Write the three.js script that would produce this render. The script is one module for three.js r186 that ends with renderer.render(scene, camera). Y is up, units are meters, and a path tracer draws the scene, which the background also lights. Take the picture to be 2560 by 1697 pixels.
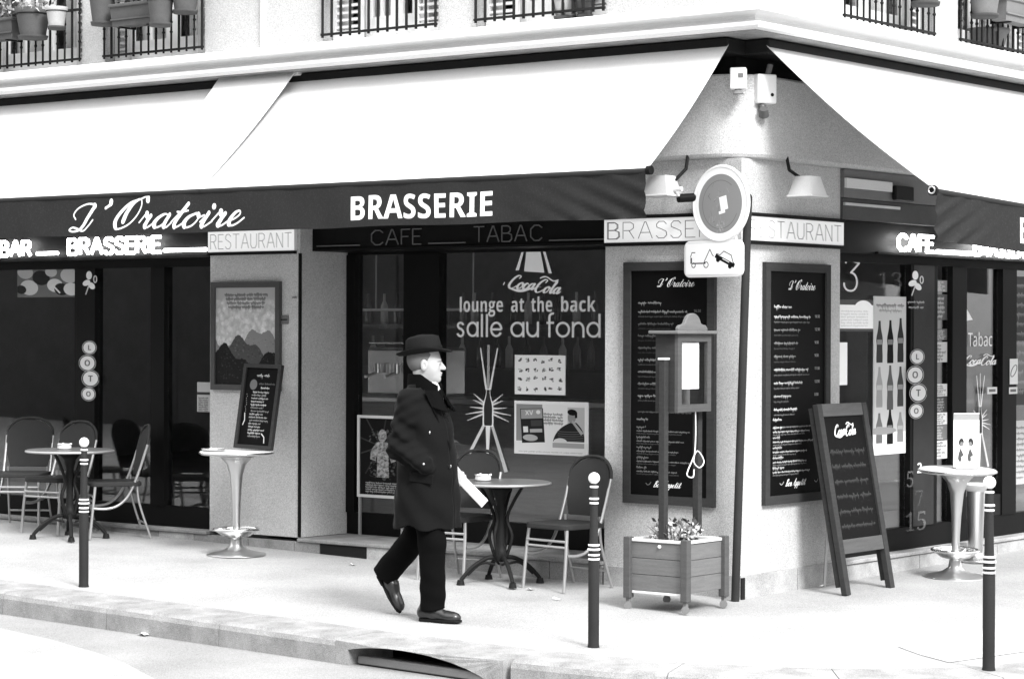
import * as THREE from 'three';
import { mergeGeometries, mergeVertices } from 'three/addons/utils/BufferGeometryUtils.js';
import { RoundedBoxGeometry } from 'three/addons/geometries/RoundedBoxGeometry.js';
import { MarchingCubes } from 'three/addons/objects/MarchingCubes.js';
import { RectAreaLightUniformsLib } from 'three/addons/lights/RectAreaLightUniformsLib.js';

// ---------------------------------------------------------------- camera, sky, sun, exposure
const scene = new THREE.Scene();
const V = (x, y, z) => new THREE.Vector3(x, y, z);
const FPX = 6012, IW = 2560, IH = 1697;
const camera = new THREE.PerspectiveCamera(2 * Math.atan(IH / 2 / FPX) * 180 / Math.PI, IW / IH, 0.1, 400);
const CAM = V(8.77633, 1.82, 13.79193);
const yaw = 37.91 * Math.PI / 180, pitch = -0.234 * Math.PI / 180, roll = 0.2 * Math.PI / 180;
camera.position.copy(CAM);
camera.rotation.set(pitch, yaw, roll, 'YXZ');
camera.updateMatrixWorld(true);

const renderer = new THREE.WebGLRenderer({ antialias: true });
renderer.setSize(1024, 678);
renderer.toneMapping = THREE.LinearToneMapping;
renderer.toneMappingExposure = 4.1;
renderer.shadowMap.enabled = true;
RectAreaLightUniformsLib.init();

{ // an even overcast sky: brighter overhead, as a cloud layer is
  const w = 128, h = 64, d = new Float32Array(w * h * 4);
  for (let j = 0; j < h; j++) {
    const e = ((j + 0.5) / h - 0.5) * Math.PI, s = Math.sin(e);
    const L = s > 0 ? 1.05 * (1 + 2 * s) / 3 : 0.2;
    for (let i = 0; i < w; i++) d.set([L, L, L, 1], (j * w + i) * 4);
  }
  const t = new THREE.DataTexture(d, w, h, THREE.RGBAFormat, THREE.FloatType);
  t.mapping = THREE.EquirectangularReflectionMapping; t.magFilter = THREE.LinearFilter; t.needsUpdate = true;
  scene.background = t; scene.environment = t;
}
const sun = new THREE.DirectionalLight(0xffffff, 1.4);
sun.position.set(22, 22, 9); sun.target.position.set(0, 1, 0);
sun.castShadow = true; sun.shadow.radius = 34; sun.shadow.mapSize.set(2048, 2048);
Object.assign(sun.shadow.camera, { left: -14, right: 14, top: 14, bottom: -14, near: 1, far: 80 });
scene.add(sun, sun.target);

// ---------------------------------------------------------------- pixel to place helpers (a photo pixel gives a direction, the wall or the ground gives the distance)
function ray(px, py) { return V((px - IW / 2) / FPX, -(py - IH / 2) / FPX, -1).normalize().transformDirection(camera.matrixWorld); }
function onZ(px, py, z = 0) { const d = ray(px, py); return CAM.clone().addScaledVector(d, (z - CAM.z) / d.z); }
function onX(px, py, x = 0) { const d = ray(px, py); return CAM.clone().addScaledVector(d, (x - CAM.x) / d.x); }
const SX = -0.0206, SZ = -0.0092;
const gy = (x, z) => SX * x + SZ * z;                               // the pavement falls towards the corner
function onG(px, py, up = 0) { const d = ray(px, py), n = V(-SX, 1, -SZ); return CAM.clone().addScaledVector(d, (up - n.dot(CAM)) / n.dot(d)); }

// ---------------------------------------------------------------- helpers
let seed = 7;
const rnd = () => { seed = (seed + 0x6d2b79f5) | 0; let t = Math.imul(seed ^ (seed >>> 15), 1 | seed); t = (t + Math.imul(t ^ (t >>> 7), 61 | t)) ^ t; return ((t ^ (t >>> 14)) >>> 0) / 4294967296; };
const rr = (a, b) => a + (b - a) * rnd();
function hash(i, j, s) { let h = Math.imul(i, 374761393) ^ Math.imul(j, 668265263) ^ Math.imul(s, 2147483647 ^ 0x5bd1e995); h = Math.imul(h ^ (h >>> 13), 1274126177); return ((h ^ (h >>> 16)) >>> 0) / 4294967296; }
function vnoise(x, y, p, s) {                                       // tiling value noise, period p
  const i = Math.floor(x), j = Math.floor(y), fx = x - i, fy = y - j, m = (a) => ((a % p) + p) % p;
  const u = fx * fx * (3 - 2 * fx), v = fy * fy * (3 - 2 * fy);
  const a = hash(m(i), m(j), s), b = hash(m(i + 1), m(j), s), c = hash(m(i), m(j + 1), s), d = hash(m(i + 1), m(j + 1), s);
  return a + (b - a) * u + (c - a) * v + (a - b - c + d) * u * v;
}
const fbm = (x, y, p, s) => 0.5 * vnoise(x, y, p, s) + 0.25 * vnoise(2 * x, 2 * y, 2 * p, s + 1) + 0.15 * vnoise(4 * x, 4 * y, 4 * p, s + 2) + 0.1 * vnoise(8 * x, 8 * y, 8 * p, s + 3);
// a grain map: tile metres per repeat; speck = fine aggregate, blot = coarse patches
function grain(size, tile, speck, blot, s, cells = 6) {
  const d = new Uint8Array(size * size * 4);
  for (let j = 0; j < size; j++) for (let i = 0; i < size; i++) {
    const u = i / size * cells, v = j / size * cells;
    const f = 0.5 * hash(i, j, s) + 0.5 * hash(i >> 1, j >> 1, s + 9);
    const g = 1 - speck * Math.pow(f, 1.2) - blot * fbm(u, v, cells, s);
    const b = Math.max(0, Math.min(255, g * 255)); d.set([b, b, b, 255], (j * size + i) * 4);
  }
  const t = new THREE.DataTexture(d, size, size, THREE.RGBAFormat); t.wrapS = t.wrapT = THREE.RepeatWrapping; t.magFilter = THREE.LinearFilter; t.repeat.set(1 / tile, 1 / tile); t.needsUpdate = true;
  return t;
}
const T = {
  plaster: grain(1024, 2.3, 0.62, 0.16, 11, 5), paving: grain(1024, 3.1, 0.5, 0.25, 23, 6), asphalt: grain(1024, 2.9, 0.5, 0.3, 31, 6),
  granite: grain(512, 0.9, 0.5, 0.45, 41, 7), cloth: grain(512, 0.6, 0.3, 0.12, 53, 5), paint: grain(512, 1.3, 0.2, 0.3, 61, 6), fine: grain(512, 1.1, 0.14, 0.1, 71, 4),
};
{ // wood grain: streaks along u
  const n = 512, d = new Uint8Array(n * n * 4);
  for (let j = 0; j < n; j++) for (let i = 0; i < n; i++) {
    const g = 0.55 + 0.3 * fbm(i / n * 4, j / n * 48, 48, 5) + 0.15 * hash(i >> 3, j, 3); const b = Math.min(255, g * 255); d.set([b, b, b, 255], (j * n + i) * 4);
  }
  const t = new THREE.DataTexture(d, n, n, THREE.RGBAFormat); t.wrapS = t.wrapT = THREE.RepeatWrapping; t.magFilter = THREE.LinearFilter; t.repeat.set(1 / 0.7, 1 / 0.7); t.needsUpdate = true; T.wood = t;
}
function mat(v, rough = 0.8, o = {}) {
  const { tex, bump, phys, ...rest } = o;
  const dark = v < 0.13 && !rest.metalness && rough > 0.4;           // dull dark paint, cloth and slate mirror little
  const m = new (phys || dark ? THREE.MeshPhysicalMaterial : THREE.MeshStandardMaterial)({ roughness: rough, ...(dark ? { specularIntensity: 0.14 } : {}), ...rest });
  m.color.setRGB(v, v, v); m.side = THREE.DoubleSide;
  if (tex) { m.map = tex; m.userData.metric = true; if (bump) { m.bumpMap = tex; m.bumpScale = bump; } }
  return m;
}
const M = {
  awning: mat(0.66, 0.9, { tex: T.fine }), valance: mat(0.025, 0.8), plaster: mat(0.68, 0.95, { tex: T.plaster, bump: 0.002 }), upper: mat(0.62, 0.95, { tex: T.plaster, bump: 0.002 }),
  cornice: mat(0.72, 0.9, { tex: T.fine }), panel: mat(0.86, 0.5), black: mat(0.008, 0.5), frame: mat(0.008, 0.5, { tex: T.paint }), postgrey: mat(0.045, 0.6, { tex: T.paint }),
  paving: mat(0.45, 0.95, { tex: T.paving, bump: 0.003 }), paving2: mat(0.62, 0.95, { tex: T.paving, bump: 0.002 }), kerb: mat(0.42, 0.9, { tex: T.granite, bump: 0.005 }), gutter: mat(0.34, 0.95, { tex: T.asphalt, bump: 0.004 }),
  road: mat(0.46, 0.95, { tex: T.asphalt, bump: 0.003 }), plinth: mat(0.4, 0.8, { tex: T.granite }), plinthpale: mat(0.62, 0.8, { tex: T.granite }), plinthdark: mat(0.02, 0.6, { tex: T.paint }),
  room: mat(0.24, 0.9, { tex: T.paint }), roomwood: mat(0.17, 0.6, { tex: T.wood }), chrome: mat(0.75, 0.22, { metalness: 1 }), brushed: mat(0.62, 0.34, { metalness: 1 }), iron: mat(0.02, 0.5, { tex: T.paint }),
  bollard: mat(0.035, 0.55, { tex: T.paint }), white: mat(0.82, 0.5), offwhite: mat(0.7, 0.7, { tex: T.fine }), chairshell: mat(0.045, 0.6, { tex: T.cloth }), tube: mat(0.42, 0.35, { metalness: 0.6 }), tabletop: mat(0.16, 0.35, { tex: T.paint }),
  wood: mat(0.16, 0.7, { tex: T.wood }), wooddark: mat(0.045, 0.55, { tex: T.wood }), woodmid: mat(0.1, 0.6, { tex: T.wood }), slate: mat(0.012, 0.85, { tex: T.fine }), soil: mat(0.04, 1, { tex: T.granite }),
  leaf: mat(0.16, 0.7), leafdark: mat(0.05, 0.7), leafpale: mat(0.45, 0.7), pot: mat(0.12, 0.8, { tex: T.paint }), potpale: mat(0.5, 0.8, { tex: T.paint }), potmid: mat(0.2, 0.8, { tex: T.paint }),
  coat: mat(0.008, 0.95, { tex: T.cloth, phys: true, sheen: 0.2, sheenRoughness: 0.6, bump: 0.0015 }), trousers: mat(0.003, 0.95, { tex: T.cloth }), hat: mat(0.012, 0.9, { tex: T.cloth }), leather: mat(0.018, 0.28), sole: mat(0.01, 0.6),
  skin: mat(0.36, 0.65), hair: mat(0.12, 0.9), shirt: mat(0.8, 0.8), eye: mat(0.05, 0.3), paper: mat(0.85, 0.8), shutter: mat(0.68, 0.7, { tex: T.paint }), curtain: mat(0.7, 0.9, { tex: T.cloth }),
  glass: new THREE.MeshPhysicalMaterial({ color: 0xffffff, roughness: 0.02, transmission: 1, thickness: 0, ior: 1.5, side: THREE.DoubleSide }), far: mat(0.11, 0.95, { tex: T.plaster }), fardark: mat(0.03, 0.3),
  sheen: new THREE.Color().setRGB(0.4, 0.4, 0.4),
};
M.coat.sheenColor = M.sheen;
const neonLit = new THREE.MeshStandardMaterial({ color: 0xffffff, emissive: 0xffffff, emissiveIntensity: 5, roughness: 0.4 });
const neonOff = mat(0.1, 0.35);
const backlit = (t, e) => new THREE.MeshStandardMaterial({ map: t, emissive: 0xffffff, emissiveMap: t, emissiveIntensity: e, roughness: 0.5, side: THREE.DoubleSide });

function uvMetric(g) {                                              // uv in metres from the dominant direction of each face
  g = g.index ? g.toNonIndexed() : g;
  const p = g.attributes.position, uv = new Float32Array(p.count * 2), a = V(), b = V(), c = V(), n = V();
  for (let i = 0; i < p.count; i += 3) {
    a.fromBufferAttribute(p, i); b.fromBufferAttribute(p, i + 1); c.fromBufferAttribute(p, i + 2);
    n.copy(b).sub(a).cross(c.clone().sub(a)); const ax = Math.abs(n.x), ay = Math.abs(n.y), az = Math.abs(n.z);
    [a, b, c].forEach((q, k) => { const [u, v] = ay >= ax && ay >= az ? [q.x, q.z] : ax >= az ? [q.z, q.y] : [q.x, q.y]; uv[(i + k) * 2] = u; uv[(i + k) * 2 + 1] = v; });
  }
  g.setAttribute('uv', new THREE.BufferAttribute(uv, 2));
  return g;
}
const strip = (g) => { g = g.index ? g.toNonIndexed() : g; for (const k of Object.keys(g.attributes)) if (!['position', 'normal', 'uv'].includes(k)) g.deleteAttribute(k); if (!g.attributes.uv) g.setAttribute('uv', new THREE.BufferAttribute(new Float32Array(g.attributes.position.count * 2), 2)); return g; };
const merge = (l) => l.length === 1 ? l[0] : mergeGeometries(l.map(strip));
const used = new Map();
function numbered(n) { const k = used.get(n) ?? 0; used.set(n, k + 1); return k ? `${n}_${String(k).padStart(3, '0')}` : n; }
function add(parent, name, g, m, label) {
  let geo = Array.isArray(g) ? merge(g) : g;
  if (m.userData.metric) { geo = m.userData.keepuv ? geo : uvMetric(geo); }
  const o = new THREE.Mesh(geo, m); o.name = parent === scene ? numbered(name) : name; o.castShadow = o.receiveShadow = true;
  if (label) o.userData.label = label;
  parent.add(o); return o;
}
function thing(name, label, category, [x, y, z] = [0, 0, 0], turn = 0, group) {
  const o = new THREE.Group(); o.name = numbered(name); o.position.set(x, y, z); o.rotation.y = turn; o.userData = { label, category }; if (group) o.userData.group = group; scene.add(o); return o;
}
const tag = (o, label, category, group) => { Object.assign(o.userData, { label, category }); if (group) o.userData.group = group; return o; };
const struct = (o) => { o.userData.kind = 'structure'; return o; };
function dup(src, [x, y, z], turn, label) { const c = src.clone(); c.name = numbered(src.name.replace(/_\d{3}$/, '')); c.userData = { ...src.userData, label }; c.position.set(x, y, z); c.rotation.y = turn; scene.add(c); return c; }
const tf = (g, x = 0, y = 0, z = 0, rx = 0, ry = 0, rz = 0) => { g.applyMatrix4(new THREE.Matrix4().compose(V(x, y, z), new THREE.Quaternion().setFromEuler(new THREE.Euler(rx, ry, rz, 'YXZ')), V(1, 1, 1))); return g; };
const box = (x0, x1, y0, y1, z0, z1) => tf(new THREE.BoxGeometry(Math.abs(x1 - x0), Math.abs(y1 - y0), Math.abs(z1 - z0)), (x0 + x1) / 2, (y0 + y1) / 2, (z0 + z1) / 2);
const rbox = (x0, x1, y0, y1, z0, z1, r = 0.01) => tf(new RoundedBoxGeometry(Math.abs(x1 - x0), Math.abs(y1 - y0), Math.abs(z1 - z0), 2, r), (x0 + x1) / 2, (y0 + y1) / 2, (z0 + z1) / 2);
const lathe = (pts, n = 28) => new THREE.LatheGeometry(pts.map(([r, y]) => new THREE.Vector2(r, y)), n);
function tube(pts, r, n = 24, rad = 8, closed = false, tension = 0.5) { return new THREE.TubeGeometry(new THREE.CatmullRomCurve3(pts.map((p) => p.isVector3 ? p : V(...p)), closed, 'catmullrom', tension), n, r, rad, closed); }
function rod(a, b, r, r2 = r, n = 10) { const A = V(...a), B = V(...b), d = B.clone().sub(A), g = new THREE.CylinderGeometry(r2, r, d.length(), n); g.applyQuaternion(new THREE.Quaternion().setFromUnitVectors(V(0, 1, 0), d.clone().normalize())); return tf(g, (a[0] + b[0]) / 2, (a[1] + b[1]) / 2, (a[2] + b[2]) / 2); }
function quadSheet(fn, nu, nv) {                                    // an indexed sheet from fn(u, v) -> Vector3
  const p = [], uv = [], idx = [];
  for (let j = 0; j <= nv; j++) for (let i = 0; i <= nu; i++) { const q = fn(i / nu, j / nv); p.push(q.x, q.y, q.z); uv.push(i / nu, j / nv); }
  for (let j = 0; j < nv; j++) for (let i = 0; i < nu; i++) { const a = j * (nu + 1) + i, b = a + 1, c = a + nu + 1, d = c + 1; idx.push(a, b, d, a, d, c); }
  const g = new THREE.BufferGeometry(); g.setAttribute('position', new THREE.Float32BufferAttribute(p, 3)); g.setAttribute('uv', new THREE.Float32BufferAttribute(uv, 2)); g.setIndex(idx); g.computeVertexNormals(); return g;
}
function thickSheet(fn, nu, nv, t) {                                // two sheets t apart and the rim between them
  const top = (u, v) => fn(u, v), low = (u, v) => { const q = fn(u, v); return V(q.x, q.y - t, q.z); };
  const rim = (e0, e1) => quadSheet((u, v) => { const s = e0 + (e1 - e0) * 0; return null; }, 1, 1);
  const sides = [[(s) => [s, 0]], [(s) => [s, 1]], [(s) => [0, s]], [(s) => [1, s]]].map(([f], k) => quadSheet((s, w) => { const [u, v] = f(s); return w < 0.5 ? low(u, v) : top(u, v); }, k < 2 ? nu : nv, 1));
  return merge([quadSheet(top, nu, nv), quadSheet(low, nu, nv), ...sides]);
}
function canvas(w, h, draw, alpha = false) {
  const c = document.createElement('canvas'); c.width = w; c.height = h; const g = c.getContext('2d'); if (!alpha) { g.fillStyle = '#000'; g.fillRect(0, 0, w, h); }
  draw(g, w, h); const t = new THREE.CanvasTexture(c); t.colorSpace = THREE.SRGBColorSpace; t.magFilter = THREE.LinearFilter; return t;
}
const grey = (v) => { const b = Math.round(255 * (v <= 0.0031308 ? 12.92 * v : 1.055 * Math.pow(v, 1 / 2.4) - 0.055)); return `rgb(${b},${b},${b})`; };
const printed = (t, rough = 0.7) => new THREE.MeshPhysicalMaterial({ map: t, roughness: rough, specularIntensity: 0.14, side: THREE.DoubleSide });
const vinyl = (t) => new THREE.MeshStandardMaterial({ map: t, transparent: true, roughness: 0.5, side: THREE.DoubleSide });
// flat rectangles on the left front (facing +z) and on the right front (facing +x)
const faceZ = (x0, x1, y0, y1, z) => tf(new THREE.PlaneGeometry(x1 - x0, y1 - y0), (x0 + x1) / 2, (y0 + y1) / 2, z);
const faceX = (z0, z1, y0, y1, x) => tf(new THREE.PlaneGeometry(Math.abs(z1 - z0), y1 - y0), x, (y0 + y1) / 2, (z0 + z1) / 2, 0, Math.PI / 2);

// ---------------------------------------------------------------- lettering
// script letters as stroke skeletons (x right, y up, x-height 1); the pen swells on downstrokes
const SCRIPT = {
  a: [1.12, [[.78, .84], [.52, 1], [.16, .72], [.06, .3], [.24, .02], [.5, .12], [.72, .5], [.82, .96]], [[.82, .96], [.72, .4], [.74, .08], [.9, .02], [1.16, .36]]],
  o: [1.0, [[.5, 1], [.16, .76], [.05, .32], [.24, 0], [.56, .1], [.76, .5], [.72, .86], [.5, 1]], [[.66, .92], [.8, .74], [1.08, .84]]],
  r: [0.98, [[0, .4], [.26, 1.06], [.36, .84], [.6, .9]], [[.6, .9], [.5, .42], [.52, .08], [.68, .02], [1, .36]]],
  t: [0.86, [[0, .36], [.3, 1], [.58, 1.72]], [[.58, 1.72], [.4, .9], [.3, .25], [.4, .02], [.6, .08], [.9, .4]], [[.12, 1.14], [.4, 1.12], [.78, 1.22]]],
  i: [0.72, [[0, .36], [.3, 1]], [[.3, 1], [.22, .4], [.24, .06], [.4, .02], [.76, .38]], [[.42, 1.46], [.43, 1.4]]],
  e: [0.9, [[0, .34], [.34, .46], [.6, .76], [.5, 1], [.3, .94], [.1, .5], [.16, .1], [.4, 0], [.7, .16], [.98, .5]]],
  c: [0.84, [[.66, .84], [.46, 1], [.16, .7], [.06, .3], [.22, .02], [.5, .06], [.86, .4]]],
  l: [0.66, [[0, .36], [.4, 1.2], [.62, 1.9], [.5, 2.04], [.36, 1.5], [.22, .4], [.26, .04], [.44, .04], [.74, .4]]],
  L: [1.72, [[.07, .88], [-.2, 1.24], [-.06, 1.7], [.53, 2.0], [1.02, 1.86], [1.0, 1.48], [.9, .92], [.81, .4], [.62, .08], [.24, -.04], [-.03, .08], [.08, .26], [.58, .12], [.96, .0], [1.2, .36], [1.34, .8]]],
  O: [1.72, [[1.1, 2.12], [.6, 1.9], [.22, 1.2], [.16, .5], [.5, 0], [1.0, .2], [1.34, .9], [1.36, 1.7], [1.12, 2.12], [.8, 1.9], [.62, 1.2], [.66, .5]], [[1.12, 2.12], [1.5, 2.3], [1.66, 2.0]]],
  "'": [0.5, [[.3, 2.1], [.34, 1.86], [.12, 1.6]]],
  C: [1.5, [[1.2, 1.66], [1.36, 2.0], [1.0, 2.16], [.5, 1.8], [.16, 1.1], [.1, .4], [.5, -.06], [1.0, .1], [1.3, .4]]],
  B: [1.3, [[.55, 1.9], [.3, .8], [.15, 0]], [[.2, 1.7], [.8, 2.1], [1.1, 1.7], [.6, 1.1], [1.05, .7], [.7, 0], [.2, .1]]],
  A: [1.5, [[.1, 0], [.7, 1.2], [1.1, 2.1]], [[1.1, 2.1], [1.0, 1], [1.1, 0], [1.4, .3]], [[.5, .8], [1.1, .85]]],
  n: [1.0, [[0, .4], [.2, 1], [.1, 0]], [[.14, .5], [.5, 1], [.62, .8], [.56, .1], [.7, 0], [1, .36]]],
  p: [1.0, [[.1, .4], [.3, 1], [.0, -.8]], [[.25, .7], [.6, 1], [.7, .5], [.4, 0], [.2, .1], [.6, 0], [1, .4]]],
  '-': [0.5, [[0, .5], [.4, .56]]], ' ': [0.6],
};
function smooth(pts, n = 14) { const c = new THREE.CatmullRomCurve3(pts.map(([x, y]) => V(x, y, 0)), false, 'centripetal'); return c.getPoints(pts.length * n); }
function script(g, text, x, y, size, { slant = 0.42, thin = 0.06, thick = 0.24, color = '#fff', rise = 0, squeeze = 1 } = {}) {
  g.fillStyle = color; let pen = 0;
  for (const ch of text) {
    const L = SCRIPT[ch]; if (!L) { pen += 0.6; continue; }
    for (const st of L.slice(1)) {
      const q = smooth(st).map((p) => [(x + (pen + p.x + p.y * slant) * size * squeeze), y - (p.y + rise * (pen + p.x)) * size]);
      for (let i = 0; i < q.length - 1; i++) {
        const dx = q[i + 1][0] - q[i][0], dy = q[i + 1][1] - q[i][1], l = Math.hypot(dx, dy) || 1, down = Math.max(0, dy / l);
        const w = (thin + (thick - thin) * Math.pow(down, 1.4)) * size / 2;
        for (let k = 0; k < 4; k++) { g.beginPath(); g.arc(q[i][0] + dx * k / 4, q[i][1] + dy * k / 4, Math.max(0.4, w), 0, 7); g.fill(); }
      }
    }
    pen += L[0];
  }
  return pen;
}
function scribble(g, x, y, w, h, col, lw = 1.4) {                   // an unreadable handwritten line
  g.strokeStyle = col; g.lineWidth = lw; g.beginPath(); let cx = x, k = 0;
  while (cx < x + w) {
    const wl = Math.min(rr(2.5, 7) * h, x + w - cx); g.moveTo(cx, y);
    for (let t = 0; t < wl; t += h * 0.34) g.quadraticCurveTo(cx + t + h * 0.1, y - h * (rnd() < 0.22 ? 1.5 : rr(0.5, 0.95)), cx + t + h * 0.34, y + (rnd() < 0.1 ? h * 0.5 : rr(-0.1, 0.1) * h));
    cx += wl + h * 0.6; if (++k > 40) break;
  }
  g.stroke();
}
function colaWord(g, cx, cy, w, col = '#fff', tilt = 0) {           // the flowing drinks lettering with its tail
  g.save(); g.translate(cx, cy); g.rotate(tilt); const s = w / 8.6;
  script(g, 'Coca', -w / 2, s * 0.75, s, { slant: 0.4, thin: 0.16, thick: 0.42, color: col }); script(g, '-', -w / 2 + 4.95 * s, s * 0.75, s, { color: col });
  script(g, 'Cola', -w / 2 + 4.5 * s, s * 1.05, s * 0.98, { slant: 0.4, thin: 0.16, thick: 0.42, color: col });
  g.strokeStyle = col; g.lineCap = 'round';
  for (let i = 0; i < 30; i++) { const t = i / 29, X = -w / 2 + s * (0.5 + 4.3 * t), Y = s * (0.86 + 0.5 * Math.sin(t * 5.2) * (0.3 + 0.5 * t)); g.fillStyle = col; g.beginPath(); g.arc(X, Y, s * (0.2 * Math.sin(Math.PI * (0.1 + 0.85 * t)) + 0.04), 0, 7); g.fill(); }
  for (let i = 0; i < 24; i++) { const t = i / 23, X = -w / 2 + s * (5.4 + 2.9 * t), Y = -s * (1.25 + 0.3 * Math.sin(t * 6)); g.beginPath(); g.arc(X, Y, s * 0.12, 0, 7); g.fill(); }
  g.restore();
}
// single-line capitals for the neon tubes, unit height
const NEON = {
  A: [0.8, [[0, 0], [.36, 1], [.44, 1], [.8, 0]], [[.14, .36], [.66, .36]]], B: [0.66, [[0, 0], [0, 1], [.4, 1], [.56, .88], [.56, .66], [.4, .53], [.05, .53]], [[.4, .53], [.64, .42], [.66, .14], [.5, 0], [0, 0]]],
  R: [0.66, [[0, 0], [0, 1], [.42, 1], [.6, .88], [.6, .64], [.42, .5], [.04, .5]], [[.34, .5], [.64, 0]]], S: [0.6, [[.58, .84], [.44, 1], [.16, 1], [.02, .84], [.04, .66], [.3, .54], [.56, .4], [.6, .18], [.44, 0], [.14, 0], [0, .16]]],
  E: [0.56, [[.56, 0], [0, 0], [0, 1], [.56, 1]], [[0, .52], [.46, .52]]], I: [0.06, [[.03, 0], [.03, 1]]], C: [0.8, [[.8, .82], [.6, .98], [.3, .98], [.06, .74], [.06, .26], [.3, .02], [.6, .02], [.8, .18]]],
  F: [0.52, [[0, 0], [0, 1], [.54, 1]], [[0, .52], [.44, .52]]], T: [0.7, [[0, 1], [.7, 1]], [[.35, 1], [.35, 0]]],
};
function neonStroke(pts, h, r) { const gs = []; for (let i = 0; i < pts.length - 1; i++) gs.push(rod([pts[i][0] * h, pts[i][1] * h, 0], [pts[i + 1][0] * h, pts[i + 1][1] * h, 0], r, r, 6)); for (const p of pts.slice(1, -1)) gs.push(tf(new THREE.SphereGeometry(r, 6, 4), p[0] * h, p[1] * h, 0)); return gs; }
function neonWord(parent, text, x, y, z, h, wide, r, m, turnX) {    // wide = total width; each letter is a part
  let tot = 0; for (const c of text) tot += NEON[c][0] + 0.2; const k = (wide / h + 0.2) / tot;
  let pen = 0;
  for (const c of text) {
    const g = merge(NEON[c].slice(1).flatMap((s) => neonStroke(s.map(([a, b]) => [(a + 0) * k + pen, b]), h, r)));
    tf(g, 0, 0, 0, 0, turnX ? Math.PI / 2 : 0); tf(g, x, y, z); add(parent, 'letter', g, m); pen += (NEON[c][0] + 0.2) * k;
  }
}

// ================================================================ ground
function groundSheet(poly, up, name, m) {
  const s = new THREE.Shape(poly.map(([x, z]) => new THREE.Vector2(x, -z)));
  const g = new THREE.ShapeGeometry(s); const p = g.attributes.position;
  for (let i = 0; i < p.count; i++) { const x = p.getX(i), z = -p.getY(i); p.setXYZ(i, x, gy(x, z) + up, z); }
  g.computeVertexNormals(); return struct(add(scene, name, g, m));
}
const KO = new THREE.CatmullRomCurve3([[-60, 3.18], [-20, 3.18], [-8, 3.18], [-3.9, 3.18], [-1.4, 3.19], [-0.2, 3.18], [0.64, 3.1], [1.52, 2.88], [2.3, 2.42], [2.88, 1.76], [3.14, 1.0], [3.22, 0], [3.24, -4], [3.24, -12], [3.24, -60]].map(([x, z]) => V(x, 0, z)), false, 'centripetal');
const kerbLine = KO.getSpacedPoints(1600), kerbLen = KO.getLength();
const kAt = (s) => { const f = Math.max(0, Math.min(1599.999, s / kerbLen * 1600)), i = Math.floor(f), a = kerbLine[i], b = kerbLine[i + 1]; const p = a.clone().lerp(b, f - i), d = b.clone().sub(a).normalize(); return { p, n: V(d.z, 0, -d.x) }; };   // n points to the pavement
const sAtX = (x) => { for (let i = 0; i < 1600; i++) if (kerbLine[i].x >= x) return i / 1600 * kerbLen; return kerbLen; };
const KW = 0.42, KH = 0.15;
groundSheet([[-80, -80], [80, -80], [80, 80], [-80, 80]], -KH, 'road', M.gutter);
// the lighter crown of the road starts along a curve a little off the gutter
groundSheet([[-60, 3.75], [-4.4, 3.5], [-3.31, 3.62], [-2.7, 3.72], [-2.15, 3.87], [-1.65, 4.06], [-1.18, 4.3], [-0.6, 4.7], [0.2, 5.2], [2, 5.6], [5, 4.8], [6.2, 3], [6.4, -50], [30, -50], [30, 30], [-60, 30]], -KH + 0.004, 'road_crown', M.road);
{
  const pts = []; for (let s = 0; s <= kerbLen; s += s > 50 && s < 70 ? 0.2 : 2) { const { p, n } = kAt(s); pts.push([p.x + n.x * (KW - 0.01), p.z + n.z * (KW - 0.01)]); }
  groundSheet([[-60, -0.3], ...pts.filter(([x, z]) => x > -60 && z > -60), [-0.3, -60], [-0.3, -0.3]], 0, 'pavement', M.paving);
}
groundSheet([[1.85, 1.17], [1.9, 0.4], [1.97, -0.25], [2.05, -3], [2.72, -3], [2.66, 0], [2.5, 0.83], [2.36, 1.5], [2.1, 1.36]], 0.004, 'paving_patch', M.paving2);
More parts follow.
